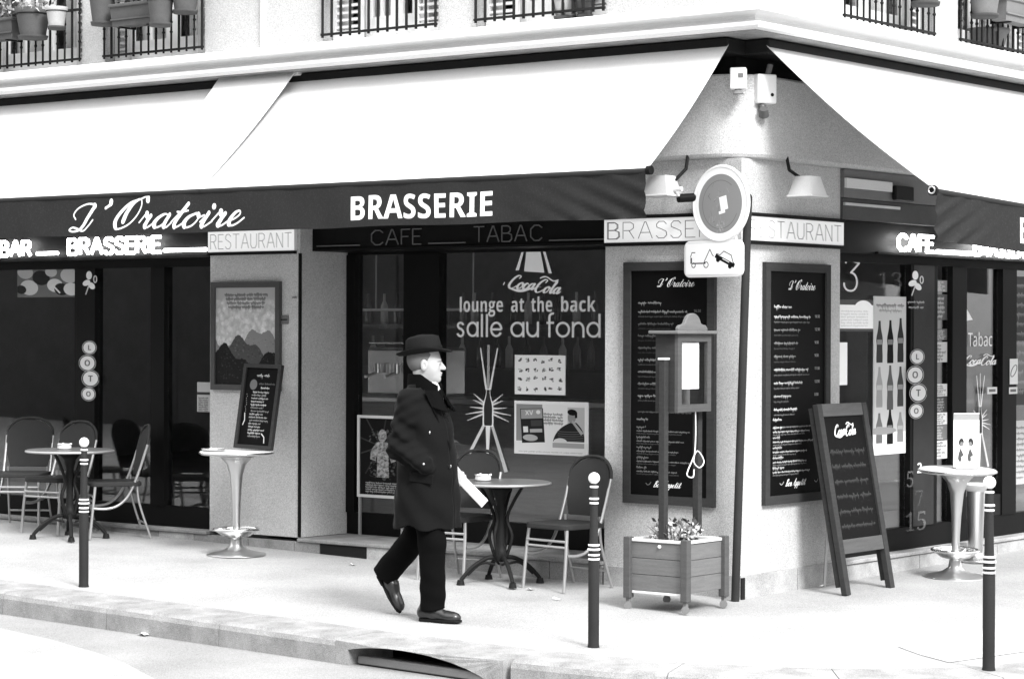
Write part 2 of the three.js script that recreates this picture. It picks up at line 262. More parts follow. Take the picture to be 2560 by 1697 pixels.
{ // kerb stones, each its own piece; one long stone over the gully mouth
  const kerb = new THREE.Group(); kerb.name = numbered('kerb'); struct(kerb); scene.add(kerb);
  const gully = [sAtX(-0.8), sAtX(0.42)];
  const stone = (s0, s1, shape) => {
    const n = 6, prof = [[0, -0.34], [0.004, -0.045], [0.016, -0.016], [0.05, 0.0], [KW, 0.003], [KW, -0.34]], p = [], idx = [];
    for (let i = 0; i <= n; i++) { const { p: q, n: nn } = kAt(s0 + (s1 - s0) * i / n); for (const [o, y] of prof) { const x = q.x + nn.x * o, z = q.z + nn.z * o; p.push(x, gy(x, z) + y, z); } }
    const k = prof.length; for (let i = 0; i < n; i++) for (let j = 0; j < k - 1; j++) { const a = i * k + j, b = a + 1, c = a + k, d = c + 1; idx.push(a, b, d, a, d, c); }
    for (const e of [0, n]) for (let j = 1; j < k - 1; j++) idx.push(e * k, e * k + j, e * k + j + 1);
    const g = new THREE.BufferGeometry(); g.setAttribute('position', new THREE.Float32BufferAttribute(p, 3)); g.setIndex(idx); const f = g.toNonIndexed(); f.computeVertexNormals(); return f;
  };
  const addStone = (name, g) => add(kerb, name, g, M.kerb);
  const c0 = sAtX(-11), cuts = [];
  for (let s = c0; s < gully[0] - 0.5; s += 1.02) cuts.push(s); cuts.push(gully[0]);
  for (let i = 0; i < cuts.length - 1; i++) addStone('kerb_stone', stone(cuts[i] + 0.003, cuts[i + 1] - 0.003));
  for (let s = gully[1]; s < gully[1] + 12; s += 0.95) addStone('kerb_stone', stone(s + 0.003, s + 0.947));
  add(kerb, 'kerb_run', [stone(sAtX(-40), c0 - 0.004), stone(gully[1] + 12.4, gully[1] + 40)], M.kerb);
  // gully: a stone lintel with an arched mouth, a throat painted black for the dark inside and a stone lip at the road
  const x0 = -0.8, x1 = 0.42, sh = new THREE.Shape(); const yb = -0.34, yt = 0.002;
  sh.moveTo(x0 + 0.004, yb); sh.lineTo(x0 + 0.004, yt); sh.lineTo(x1 - 0.004, yt); sh.lineTo(x1 - 0.004, yb);
  sh.lineTo(x1 - 0.1, yb); sh.lineTo(x1 - 0.1, -0.14); sh.bezierCurveTo(x1 - 0.28, -0.03, x0 + 0.42, 0.02, x0 + 0.1, -0.058); sh.lineTo(x0 + 0.1, yb); sh.closePath();
  const lg = new THREE.ExtrudeGeometry(sh, { depth: KW - 0.01, bevelEnabled: false, curveSegments: 20 });
  { const p = lg.attributes.position; for (let i = 0; i < p.count; i++) { const x = p.getX(i), off = kAt(sAtX(x)).p.z, z = off - KW + 0.01 + p.getZ(i); p.setXYZ(i, x, p.getY(i) + gy(x, z) - (p.getY(i) > -0.01 && p.getZ(i) > 0.2 ? 0.012 : 0), z); } lg.computeVertexNormals(); }
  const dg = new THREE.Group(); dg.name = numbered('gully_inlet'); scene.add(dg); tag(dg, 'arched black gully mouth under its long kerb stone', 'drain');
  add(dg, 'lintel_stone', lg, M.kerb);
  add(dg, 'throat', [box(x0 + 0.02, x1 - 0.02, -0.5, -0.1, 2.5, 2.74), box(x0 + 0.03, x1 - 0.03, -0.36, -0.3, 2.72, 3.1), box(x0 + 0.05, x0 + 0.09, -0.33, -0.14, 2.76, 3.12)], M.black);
  add(dg, 'lip', tf(rbox(x0 + 0.13, x1 - 0.12, -0.05, 0, -0.03, 0.03, 0.01), 0, -0.122, 3.11, 0, 0, -0.0206), M.potmid, 'grey iron lip at the foot of the mouth');
}

// ================================================================ the corner building
const bld = thing('corner_building', 'pale corner building with a brasserie on its ground floor', 'building');
const EX = -14, EZ = -10;                                            // how far the two fronts are built
function sweep(profile, R) {                                         // a moulding along the left front, round the corner and along the right front
  const path = [[EX, 0, 0, 1]];
  if (R) for (let i = 0; i <= 10; i++) { const a = i / 10 * Math.PI / 2; path.push([-R + R * Math.sin(a), -R + R * Math.cos(a), Math.sin(a), Math.cos(a)]); }
  else path.push([0, 0, 1, 1]);
  path.push([0, EZ, 1, 0]);
  const p = [], idx = [], k = profile.length;
  for (const [x, z, nx, nz] of path) for (const [o, y] of profile) p.push(x + nx * o, y, z + nz * o);
  for (let i = 0; i < path.length - 1; i++) for (let j = 0; j < k - 1; j++) { const a = i * k + j, b = a + 1, c = a + k, d = c + 1; idx.push(a, c, d, a, d, b); }
  const g = new THREE.BufferGeometry(); g.setAttribute('position', new THREE.Float32BufferAttribute(p, 3)); g.setIndex(idx);
  const f = g.toNonIndexed(); f.computeVertexNormals();
  if (R) { // keep the round smooth: average normals of faces round the bend per profile segment
    const q = f.attributes.position, nn = f.attributes.normal;
    for (let i = 0; i < q.count; i++) { const x = q.getX(i), z = q.getZ(i); if (x > -R + 1e-6 && z > -R - 1e-6 && Math.abs(nn.getY(i)) < 0.5) { const l = Math.hypot(x + R, z + R) || 1, h = Math.hypot(nn.getX(i), nn.getZ(i)); nn.setXYZ(i, (x + R) / l * h, nn.getY(i), (z + R) / l * h); } }
  }
  return f;
}
add(bld, 'soffit', sweep([[-0.12, 3.795], [0.3, 3.8], [0.3, 3.81]], 0), M.plinth, 'underside of the cornice, greyed for the shade there'); add(bld, 'cornice', sweep([[0.3, 3.806], [0.335, 3.815], [0.345, 3.83], [0.345, 3.855], [0.3, 3.862], [0.285, 3.875], [0.285, 3.89], [0.3, 3.905], [0.33, 3.915], [0.37, 3.925], [0.375, 3.975], [0.36, 3.985], [0, 4.025], [-0.12, 4.025]], 0), M.cornice);  // soffit takes a darker stone than the cornice, shade put into its colour
add(bld, 'frieze', sweep([[-0.12, 3.0], [0.02, 2.99], [0.05, 3.0], [0.06, 3.02], [0.06, 3.545], [0.045, 3.56], [-0.12, 3.56]], 0.25), M.plaster, 'plain rendered band with a rounded corner under the cornice');
add(bld, 'recess', [box(EX, -0.12, 3.56, 3.81, -0.3, -0.12), box(-0.3, -0.12, 3.56, 3.81, EZ, -0.3)], M.black);  // plaster set back in shade, that shade painted in as black
// upper storey with openings for the tall windows
const WL = [[-9.6, -8.4], [-7.9, -6.58], [-6.3, -5.12], [-3.83, -2.67], [-2.31, -1.13]], WR = [[-2.71, -1.33], [-4.5, -3.12], [-7.4, -6.1]];
const HEAD = 6.2, TOPY = 7.3, SILL = 4.03;
{
  const gs = [box(EX, 0, HEAD, TOPY, -0.35, 0), box(-0.35, 0, HEAD, TOPY, EZ, -0.35)]; let x = EX;
  for (const [a, b] of WL) { gs.push(box(x, a, 3.9, HEAD, -0.35, 0)); x = b; } gs.push(box(x, 0, 3.9, HEAD, -0.35, 0)); let z = -0.35;
  for (const [a, b] of WR) { gs.push(box(-0.35, 0, 3.9, HEAD, b, z)); z = a; } gs.push(box(-0.35, 0, 3.9, HEAD, EZ, z));
  add(bld, 'upper_wall', gs, M.upper);
  add(bld, 'drainpipe', [box(-4.47, -4.445, 4.03, 7, 0, 0.03)], M.white);
  add(bld, 'roof_slab', [box(EX, 0.1, TOPY, TOPY + 0.3, EZ, 0.1)], M.upper);
}
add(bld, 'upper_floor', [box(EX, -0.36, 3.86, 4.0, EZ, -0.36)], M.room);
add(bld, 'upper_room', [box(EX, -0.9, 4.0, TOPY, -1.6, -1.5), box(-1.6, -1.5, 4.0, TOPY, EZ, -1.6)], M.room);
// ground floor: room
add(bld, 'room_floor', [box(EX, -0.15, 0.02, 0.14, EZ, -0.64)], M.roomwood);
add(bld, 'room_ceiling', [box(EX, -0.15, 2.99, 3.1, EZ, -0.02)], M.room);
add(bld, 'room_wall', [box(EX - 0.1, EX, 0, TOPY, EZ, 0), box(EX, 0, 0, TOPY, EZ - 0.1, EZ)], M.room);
// piers
const PT = 0.19, PC = 0.158;                                         // plinth tops
add(bld, 'pier', [box(-5.05, -4.065, PT, 2.99, -0.62, 0)], M.plaster, 'grey rendered pier with a poster and a bar table before it');
add(bld, 'pier', [box(-1.13, 0, PC, 2.99, -1.323, 0)], M.plaster, 'pale rendered corner pier with two tall menu boards');
add(bld, 'pier', [box(-10.6, -9.7, PT, 2.99, -0.62, 0)], M.plaster); add(bld, 'pier', [box(-0.62, 0, PC, 2.99, -7.4, -6.5)], M.plaster);
add(bld, 'corner_bead', [box(-4.078, -4.059, PT + 0.004, 2.41, -0.014, 0.006)], M.black);
add(bld, 'pipe_cover', [box(-4.14, -4.1, 2.06, 2.07, 0, 0.012)], M.plinth);
// fascia boxes above the glazing
add(bld, 'fascia', [box(-9.7, -5.05, 2.385, 2.985, -0.3, -0.03)], M.frame); add(bld, 'fascia', [box(-4.065, -1.13, 2.43, 2.985, -0.64, -0.14)], M.frame);
add(bld, 'fascia', [box(-0.3, -0.04, 2.385, 2.62, -6.5, -1.323)], M.frame);
{ // roller-shutter box seen under the right awning, in four courses
  const s = thing('shutter_box', 'banded metal roller shutter box under the right awning', 'shutter box');
  add(s, 'cover', [box(-0.3, 0.03, 2.78, 2.985, -6.5, -1.325)], mat(0.16, 0.6, { tex: T.paint })); add(s, 'rail', [box(0.031, 0.05, 2.85, 2.92, -2.0, -1.33)], M.offwhite);
  add(s, 'cover', [box(-0.3, 0.02, 2.625, 2.775, -6.5, -1.325)], mat(0.1, 0.6, { tex: T.paint })); add(s, 'rail', [box(0.021, 0.035, 2.725, 2.745, -2.15, -1.33)], M.brushed); add(s, 'motor', [rbox(0.035, 0.07, 2.79, 2.9, -2.3, -2.02, 0.01)], M.iron);
}
// plinth: stones under the left front, the corner pier and the right front
const plinth = (x0, x1, top, m, right) => { const a = right ? box(-0.12, 0.02, -0.3, top, x0, x1) : box(x0, x1, -0.3, top, -0.12, 0.02); add(bld, 'plinth_stone', a, m); };
{
  let x = -9.0; const cutsL = [-9.0, -8.2, -7.5, -6.9, -6.2, -5.62, -5.21, -4.6, -4.1, -3.83, -3.35, -2.7, -2.05, -1.6, -1.135];
  for (let i = 0; i < cutsL.length - 1; i++) plinth(cutsL[i] + 0.004, cutsL[i + 1] - 0.004, PT - 0.032, i === 9 ? M.plinthdark : i === 5 || i === 10 ? M.plinthpale : M.plinth);
  const cutsC = [-1.125, -0.62, -0.116]; for (let i = 0; i < 2; i++) plinth(cutsC[i] + 0.004, cutsC[i + 1] - 0.004, PC, M.plinthpale);
  add(bld, 'corner_guard', box(0.021, 0.03, -0.25, PC - 0.012, -0.02, 0.022), M.plinthdark);
  const cutsR = [0.024, -0.72, -1.32, -1.9, -2.5, -3.15, -3.8, -4.5, -5.2]; for (let i = 0; i < cutsR.length - 1; i++) plinth(cutsR[i + 1] + 0.004, cutsR[i] - 0.004, i < 2 ? PC : PC - 0.034, M.plinthpale, true);
  add(bld, 'plinth_course', [box(EX, -9.0, -0.3, PT - 0.032, -0.12, 0.02), box(-0.12, 0.02, -0.3, PC, EZ, -5.2)], M.plinth);
  add(bld, 'step', [rbox(-4.06, -1.135, PT - 0.03, PT - 0.002, -0.6, 0.035, 0.008)], M.plinth, 'stone step before the recessed shop window');
  add(bld, 'step', [rbox(-9, -5.055, PT - 0.03, PT, -0.2, 0.035, 0.008)], M.plinth); add(bld, 'step', [rbox(-0.2, 0.035, PC - 0.03, PC, -5.2, -1.327, 0.008)], M.plinthpale);
  add(bld, 'footing', [box(EX, -0.13, -0.3, 0.02, EZ, -0.13)], M.room);
}
// shop windows: frame > pane
function shopZ(z, y0, y1, posts, panes, label) {
  const f = add(bld, 'shop_window', [box(posts[0][0], posts[posts.length - 1][1], y0, y0 + 0.17, z - 0.05, z + 0.03), box(posts[0][0], posts[posts.length - 1][1], y1 - 0.06, y1, z - 0.05, z + 0.03), ...posts.map(([a, b]) => box(a, b, y0 + 0.17, y1 - 0.06, z - 0.05, z + 0.045))], M.frame, label);
  for (const [a, b] of panes) add(f, 'pane', box(a + 0.001, b - 0.001, y0 + 0.171, y1 - 0.061, z - 0.008, z), M.glass); return f;
}
function shopX(x, y0, y1, posts, panes, label) {
  const lo = posts[posts.length - 1][0], hi = posts[0][1];
  const f = add(bld, 'shop_window', [box(x - 0.05, x + 0.03, y0, y0 + 0.17, lo, hi), box(x - 0.05, x + 0.03, y1 - 0.06, y1, lo, hi), ...posts.map(([a, b]) => box(x - 0.05, x + 0.045, y0 + 0.17, y1 - 0.06, a, b))], M.frame, label);
  for (const [a, b] of panes) add(f, 'pane', box(x - 0.008, x, y0 + 0.171, y1 - 0.061, a + 0.001, b - 0.001), M.glass); return f;
}
const winL = shopZ(-0.12, PT, 2.385, [[-9.7, -9.6], [-8.25, -8.15], [-6.75, -6.5], [-5.82, -5.66], [-5.12, -5.051]], [[-9.6, -8.25], [-8.15, -6.75], [-6.5, -5.82], [-5.66, -5.12]], 'dark glazed front behind the terrace chairs');
const winM = shopZ(-0.58, PT, 2.47, [[-4.06, -3.97], [-3.46, -3.1], [-1.2, -1.131]], [[-3.97, -3.46], [-3.1, -1.2]], 'recessed dark shop window with white lettering');
const winR = shopX(-0.12, PC, 2.385, [[-1.36, -1.324], [-2.56, -2.52], [-2.95, -2.89], [-3.44, -3.2], [-4.32, -4.07], [-6.5, -6.4]], [[-2.52, -1.36], [-3.2, -2.95], [-4.07, -3.44], [-6.4, -4.32]], 'dark glazed front with the tobacco door');
add(winR, 'sticker_post', box(-0.17, -0.07, PC + 0.171, 2.324, -2.889, -2.561), M.postgrey, 'wide grey panel with stickers and chalk numbers');
add(winR, 'kick_plate', box(-0.14, -0.085, PC + 0.173, 0.5, -4.06, -3.45), M.iron);

// sign boxes over the piers
function signTex(text, w, ink, dbl) {
  return canvas(1024, 192, (g, W, H) => {
    g.fillStyle = '#dadada'; g.fillRect(0, 0, W, H); g.lineJoin = 'round'; let tot = 0; for (const c of text) tot += NEON[c === 'U' || c === 'N' ? 'R' : c][0] + 0.22; const k = (W - 60) / (tot - 0.22); let pen = 0;
    const N2 = { ...NEON, U: [0.66, [[0, 1], [0, .25], [.14, .03], [.5, .03], [.64, .25], [.64, 1]]], N: [0.66, [[0, 0], [0, 1], [.64, 0], [.64, 1]]] };
    [...text].forEach((c, i) => {
      for (const off of dbl || i === 0 ? [-4, 4] : [0]) { g.strokeStyle = ink; g.lineWidth = dbl ? 3 : 5; g.beginPath(); for (const s of N2[c].slice(1)) s.forEach(([a, b], j) => g[j ? 'lineTo' : 'moveTo'](30 + (pen + a) * k + off, H - 28 - b * (H - 56) + off * 0.3)); g.stroke(); }
      pen += N2[c][0] + 0.22;
    });
  });
}
function signBox(label, tex, e, [a, b], right, lightOn) {
  const t = thing('sign_box', label, 'sign', [0, 0, 0], 0, undefined);
  const B = (x0, x1, y0, y1, z0, z1) => right ? box(z0, z1, y0, y1, x0, x1) : box(x0, x1, y0, y1, z0, z1);
  add(t, 'case', [B(a, b, 2.432, 2.598, 0.001, 0.03)], M.white);
  add(t, 'trim', [B(a, b, 2.407, 2.43, 0.001, 0.042), B(a, b, 2.6, 2.622, 0.001, 0.042)], M.black);
  add(t, 'lettered_face', right ? faceX(a, b, 2.434, 2.596, 0.033) : faceZ(a, b, 2.434, 2.596, 0.033), backlit(tex, e), 'white face with thin outlined capitals');
  if (lightOn) { const l = new THREE.RectAreaLight(0xffffff, e, Math.abs(b - a), 0.16); const m = (a + b) / 2; l.position.set(right ? 0.037 : m, 2.515, right ? m : 0.037); l.lookAt(right ? 2 : m, 2.515, right ? m : 2); t.add(l); }
  return t;
}
signBox('white RESTAURANT sign box on the poster pier', signTex('RESTAURANT', 1, '#555', true), 0.16, [-5.045, -4.1], false, true);
signBox('white BRASSERIE sign box behind the round traffic sign', signTex('BRASSERIE', 1, '#1e1e1e', false), 0.1, [-1.118, -0.03], false, true);
signBox('white RESTAURANT sign box on the corner pier, above the narrow menu board', signTex('RESTAURANT', 1, '#3a3a3a', true), 0.1, [-1.318, -0.03], true, true);

// neon signs
{
  const a = thing('neon_sign', 'lit BAR and BRASSERIE neon sign over the terrace', 'neon sign');
  add(a, 'mount', [box(-9.6, -5.06, 2.395, 2.42, -0.028, 0.005)], M.frame);
  const z = 0.02; neonWord(a, 'BAR', -7.6, 2.445, z, 0.12, 0.4, 0.0145, neonLit); add(a, 'bar', rod([-7.12, 2.458, z], [-6.86, 2.458, z], 0.015), neonLit); neonWord(a, 'BRASSERIE', -6.72, 2.445, z, 0.125, 1.12, 0.0145, neonLit); add(a, 'bar', rod([-5.56, 2.458, z], [-5.08, 2.458, z], 0.015), neonLit);
  const l = new THREE.RectAreaLight(0xffffff, 1.4, 2.6, 0.12); l.position.set(-6.35, 2.5, 0.045); l.lookAt(-6.35, 2.5, 3); a.add(l);
  const b = thing('neon_sign', 'unlit CAFE and TABAC neon sign over the recessed window', 'neon sign');
  neonWord(b, 'CAFE', -3.44, 2.465, -0.12, 0.115, 0.52, 0.005, neonOff); neonWord(b, 'TABAC', -2.42, 2.468, -0.12, 0.115, 0.64, 0.005, neonOff);
  for (const [a, c] of [[-4.0, -3.55], [-2.86, -2.5], [-1.72, -1.2]]) add(b, 'bar', rod([a, 2.468, -0.12], [c, 2.468, -0.12], 0.005), neonOff);
  add(b, 'mount', [box(-4.0, -1.2, 2.44, 2.446, -0.139, -0.115)], M.frame);
  const c = thing('neon_sign', 'lit CAFE neon sign over the tobacco door', 'neon sign'); const x = 0.01;
  add(c, 'mount', [box(-0.039, -0.01, 2.39, 2.405, -6.4, -1.9)], M.frame);
  neonWord(c, 'CAFE', x, 2.425, -2.16, 0.115, 0.56, 0.0145, neonLit, true); add(c, 'bar', rod([x, 2.43, -2.78], [x, 2.43, -3.35], 0.016), neonLit); neonWord(c, 'BRASSERIE', x, 2.425, -3.4, 0.115, 1.05, 0.0145, neonLit, true); add(c, 'bar', rod([x, 2.43, -4.5], [x, 2.43, -5.1], 0.016), neonLit);
  const m = new THREE.RectAreaLight(0xffffff, 1.4, 2.9, 0.12); m.position.set(0.035, 2.48, -3.6); m.lookAt(3, 2.48, -3.6); c.add(m);
}

// ================================================================ awnings
function valanceTex(draw) { return canvas(2048, 96, (g, W, H) => { g.fillStyle = grey(0.022); g.fillRect(0, 0, W, H); for (let i = 0; i < 9000; i++) { g.fillStyle = `rgba(255,255,255,${rr(0, 0.05)})`; g.fillRect(rr(0, W), rr(0, H), 2, 2); } draw(g, W, H); }); }
{
  const TY = 3.75, TZ = 0.13, BY = 2.845, BZ = 1.09, XL = -9.0, XR = -0.02, XM = -4.06;
  const slope = (x, v, lift = 0) => V(x, TY + lift * (1 - v) + (BY + 0.012 - TY) * v - 0.035 * Math.sin(Math.PI * v), TZ + (BZ - TZ) * v);
  function awning(name, label, x0, x1, draw, endR, v0 = x0, v1 = x1) {
    const t = thing(name, label, 'awning', [0, 0, 0], 0, undefined);
    add(t, 'canopy', thickSheet((u, v) => { const q = slope(x0 + (x1 - x0) * u, v); q.y -= 0.012 * Math.sin(Math.PI * v) * Math.sin(u * Math.PI * 6) ** 2; return q; }, 60, 16, 0.008), M.awning, 'white sloping canvas');
    const tex = valanceTex((g, W, H) => draw(g, (x) => (x - v0) / (v1 - v0) * W, W / (v1 - v0), H)), n = 160;
    const fold = (u, v) => {
      const x = v0 + (v1 - v0) * u, d = v1 - x; let w = 0.006 * Math.sin(x * 7.3 + v * 2) + 0.004 * Math.sin(x * 19 + 1);
      if (endR) { const f = Math.exp(-d * d / 0.5), s = (1 - v) * 0.5 + 0.05 + d * 0.55; w += f * (0.013 * Math.sin(s * 31 + d * 4) + 0.007 * Math.sin(s * 57 + d * 9)); }
      return V(x, BY - 0.012 - 0.295 * (1 - v) + (endR ? 0 : 0) + 0.004 * Math.sin(x * 5), BZ + 0.015 + w * (1 - v * 0.7));
    };
    const vm = new THREE.MeshPhysicalMaterial({ map: tex, roughness: 0.75, specularIntensity: 0.14, side: THREE.DoubleSide });
    add(t, 'valance', quadSheet(fold, n, 12), vm, 'dark hanging valance with white lettering');
    add(t, 'front_bar', rod([x0, BY - 0.006, BZ], [x1 + 0.012, BY - 0.006, BZ], 0.022), M.valance);
    if (endR) add(t, 'end_cap', tf(new THREE.CylinderGeometry(0.03, 0.03, 0.03, 16), x1 + 0.018, BY, BZ, 0, 0, Math.PI / 2), M.black);
    add(t, 'added_dark_box', [rbox(x0, x1, TY - 0.06, 3.792, -0.1, TZ + 0.02, 0.012)], M.iron, 'dark box added for the shade under the cornice');  // box added below the cornice, its dark colour stands for shade in the gap
    for (const x of [x1 - 1.1, x0 + 0.6]) { const e = V(x - 0.35, 3.02, 0.55); add(t, 'arm', [rod([x, 3.32, 0.06], e.toArray(), 0.018), rod(e.toArray(), [x, BY - 0.01, BZ - 0.02], 0.016)], M.iron); }
    return t;
  }
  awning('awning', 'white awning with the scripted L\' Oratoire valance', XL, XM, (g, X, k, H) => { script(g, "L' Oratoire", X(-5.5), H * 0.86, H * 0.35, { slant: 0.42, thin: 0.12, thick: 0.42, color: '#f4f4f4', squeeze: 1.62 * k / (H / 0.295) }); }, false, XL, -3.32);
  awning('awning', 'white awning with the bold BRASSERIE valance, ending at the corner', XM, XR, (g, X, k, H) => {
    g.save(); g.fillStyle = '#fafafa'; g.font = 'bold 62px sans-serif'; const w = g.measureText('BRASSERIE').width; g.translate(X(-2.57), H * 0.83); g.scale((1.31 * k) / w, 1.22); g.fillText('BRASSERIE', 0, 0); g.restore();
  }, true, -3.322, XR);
  const st = thing('awning_strip', 'raised white canvas strip where the two left awnings overlap', 'awning');
  add(st, 'canopy', thickSheet((u, v) => { const q = slope(-4.76 + (0.83 - 0.13 * v) * u + (v * 0.0), v * 0.985, 0); q.y += 0.012 + 0.09 * (1 - v); q.z += 0.03 * (1 - v); return q; }, 10, 14, 0.01), M.awning);
  add(st, 'head_box', [rbox(-4.76, -3.92, 3.775, 3.84, 0.06, 0.19, 0.012)], M.cornice, 'light box at the head of the strip');
}
{
  const TY = 3.75, TX = 0.15, BY = 2.725, BX = 1.42, Z0 = -0.07, Z1 = -7.0, dr = 0.034;
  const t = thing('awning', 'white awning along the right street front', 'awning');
  const by = (z) => BY + dr * (z - Z0);
  const pt = (u, v) => { const z = Z0 + (Z1 - Z0) * u; return V(TX + (BX - TX) * v, TY + (by(z) + 0.012 - TY) * v - 0.04 * Math.sin(Math.PI * v), z); };
  add(t, 'canopy', thickSheet(pt, 40, 16, 0.008), M.awning, 'white sloping canvas');
  const tex = valanceTex((g, W, H) => { const k = W / 6.93; g.save(); g.fillStyle = '#fafafa'; g.font = 'bold 62px sans-serif'; const w = g.measureText('BRASSERIE').width; g.translate((1.18) * k, H * 0.8); g.scale(1.31 * k / w, 1.22); g.fillText('BRASSERIE', 0, 0); g.restore(); });
  add(t, 'valance', quadSheet((u, v) => { const z = Z0 + (Z1 - Z0) * u, d = Z0 - z, f = Math.exp(-d * d / 0.35), s = (1 - v) * 0.5 + d * 0.6; return V(BX + 0.015 + (0.006 * Math.sin(z * 8) + f * (0.015 * Math.sin(s * 30 + d * 5) + 0.007 * Math.sin(s * 61))) * (1 - v * 0.7) - f * 0.0, by(z) - 0.012 - 0.31 * (1 - v) * (1 - 0.0 * f), z); }, 140, 12), new THREE.MeshPhysicalMaterial({ map: tex, roughness: 0.75, specularIntensity: 0.14, side: THREE.DoubleSide }), 'dark hanging valance with white lettering');
  add(t, 'front_bar', rod([BX, BY - 0.006, Z0 + 0.012], [BX, by(Z1) - 0.006, Z1], 0.022), M.valance);
  add(t, 'end_cap', tf(new THREE.CylinderGeometry(0.034, 0.034, 0.03, 16), BX, BY, Z0 + 0.018, Math.PI / 2), M.black); add(t, 'end_cap', tf(new THREE.TorusGeometry(0.022, 0.006, 6, 16), BX, BY, Z0 + 0.036), M.brushed);
  add(t, 'added_dark_box', [rbox(-0.1, TX + 0.02, TY - 0.06, 3.792, Z1, Z0, 0.012)], M.iron, 'dark box added for the shade under the cornice');  // same added box here, dark to give the gap its shade
  for (const z of [-2.2, -6.4]) add(t, 'arm', [rod([0.07, 3.3, z], [0.6, 3.05, z - 0.4], 0.018), rod([0.6, 3.05, z - 0.4], [BX - 0.02, by(z) - 0.01, z], 0.016)], M.iron);
}

// ================================================================ tall windows of the first floor, their railings and pots
const baluster = merge([new THREE.CylinderGeometry(0.009, 0.009, 0.9, 6), ...[-0.28, -0.2, -0.12, -0.04, 0.04, 0.12, 0.2].map((y) => tf(new THREE.SphereGeometry(0.0145, 6, 4), 0, y, 0))].map(strip));
const balusterPlain = new THREE.CylinderGeometry(0.011, 0.011, 0.9, 6);
function tallWindow(a, b, right, openLeaf, label, slats) {
  const w = b - a, o = thing('french_window', label, 'window', right ? [0, SILL, (a + b) / 2] : [(a + b) / 2, SILL, 0], right ? Math.PI / 2 : 0);
  const h = HEAD - SILL, D = -0.2;
  add(o, 'frame', [box(-w / 2, -w / 2 + 0.06, 0, h, D - 0.06, D + 0.02), box(w / 2 - 0.06, w / 2, 0, h, D - 0.06, D + 0.02), box(-w / 2 + 0.06, w / 2 - 0.06, h - 0.07, h, D - 0.06, D + 0.02), box(-w / 2 + 0.06, w / 2 - 0.06, 0, 0.04, D - 0.06, D + 0.04)], M.white);
  const leafs = slats ? [[-w / 2 + 0.26, -0.004], [0.004, w / 2 - 0.26]] : [[-w / 2 + 0.06, -0.004], [0.004, w / 2 - 0.06]];
  leafs.forEach(([x0, x1], k) => {
    const lf = add(o, 'casement', [box(x0, x0 + 0.06, 0.045, h - 0.075, D - 0.04, D), box(x1 - 0.06, x1, 0.045, h - 0.075, D - 0.04, D), box(x0 + 0.06, x1 - 0.06, 0.045, 0.2, D - 0.038, D - 0.002), ...[0.78, 1.36].map((y) => box(x0 + 0.06, x1 - 0.06, y, y + 0.03, D - 0.038, D - 0.002)), box((x0 + x1) / 2 - 0.012, (x0 + x1) / 2 + 0.012, 0.2, h - 0.1, D - 0.036, D - 0.006)], M.white);
    add(lf, 'pane', box(x0 + 0.055, x1 - 0.055, 0.19, h - 0.1, D - 0.024, D - 0.02), M.glass);
  });
  // louvred shutters folded back inside the reveal, or half closed before the glass
  const sw = slats ? 0.3 : 0.17;
  for (const s of [-1, 1]) {
    const c = s * (w / 2 - sw / 2 - 0.012), sh = add(o, 'shutter', [box(c - sw / 2, c - sw / 2 + 0.035, 0.02, h - 0.08, -0.13, -0.1), box(c + sw / 2 - 0.035, c + sw / 2, 0.02, h - 0.08, -0.13, -0.1), box(c - sw / 2 + 0.035, c + sw / 2 - 0.035, 0.02, 0.1, -0.13, -0.1)], slats ? M.white : M.shutter);
    for (let y = 0.13; y < 0.95; y += 0.055) add(sh, 'slat', tf(new THREE.BoxGeometry(sw - 0.07, 0.008, 0.036), c, y, -0.115, 0.7), slats ? M.white : M.shutter);
    add(sh, 'upper_slats', [0, 1, 2, 3, 4, 5, 6, 7, 8, 9].map((k) => tf(new THREE.BoxGeometry(sw - 0.07, 0.008, 0.05), c, 1.0 + k * 0.1, -0.115, 0.7)), slats ? M.white : M.shutter).userData.kind = 'stuff';
  }
  for (const s of [-1, 1]) add(o, 'curtain', quadSheet((u, v) => V(s * (0.05 + u * (w / 2 - 0.12)), 0.06 + v * (h - 0.2), D - 0.16 + 0.03 * Math.sin(u * 22)), 24, 1), openLeaf ? M.curtain : M.potmid);
  return o;
}
function railing(a, b, right, label, knots = true) {
  const w = b - a, o = thing('window_railing', label, 'railing', right ? [0.02, SILL, (a + b) / 2] : [(a + b) / 2, SILL, 0.02], right ? Math.PI / 2 : 0, 'iron railings before the first floor windows');
  add(o, 'rail', [box(-w / 2, w / 2, 0.055, 0.072, -0.012, 0.012)], M.iron); add(o, 'rail', [box(-w / 2, w / 2, 0.47, 0.49, -0.012, 0.012)], M.iron); add(o, 'handrail', [rbox(-w / 2, w / 2, 0.95, 0.985, -0.025, 0.025, 0.01)], M.iron);
  const n = Math.round(w / 0.094); for (let i = 0; i <= n; i++) { const m = add(o, 'baluster', knots && i % 3 !== 1 ? baluster : balusterPlain, M.iron); m.position.set(-w / 2 + 0.012 + i * (w - 0.024) / n, 0.49, 0); }
  return o;
}
const wl = [['far-left tall window', 0], ['tall window behind dark flower pots, with a trough at its rail', 1], ['tall window behind a hanging trough and bowl', 1], ['tall white window with half closed louvred shutters', 1], ['tall window above the corner end of the awning', 1]];
tallWindow(...WL[1], false, true, 'tall window at the end of the left front, behind a bowl and a pale pot'); tallWindow(...WL[2], false, true, 'tall window behind a hanging trough, next to the drainpipe'); tallWindow(...WL[3], false, true, 'tall white window with half closed louvred shutters and no pots', true); tallWindow(...WL[4], false, true, 'tall white window above the BRASSERIE awning with a pale pot and a dark plant', true);
tallWindow(...WR[0], true, true, 'tall white window on the right street front beside the corner'); tallWindow(...WR[1], true, false, 'tall window on the right street front behind a trough and a big pot');
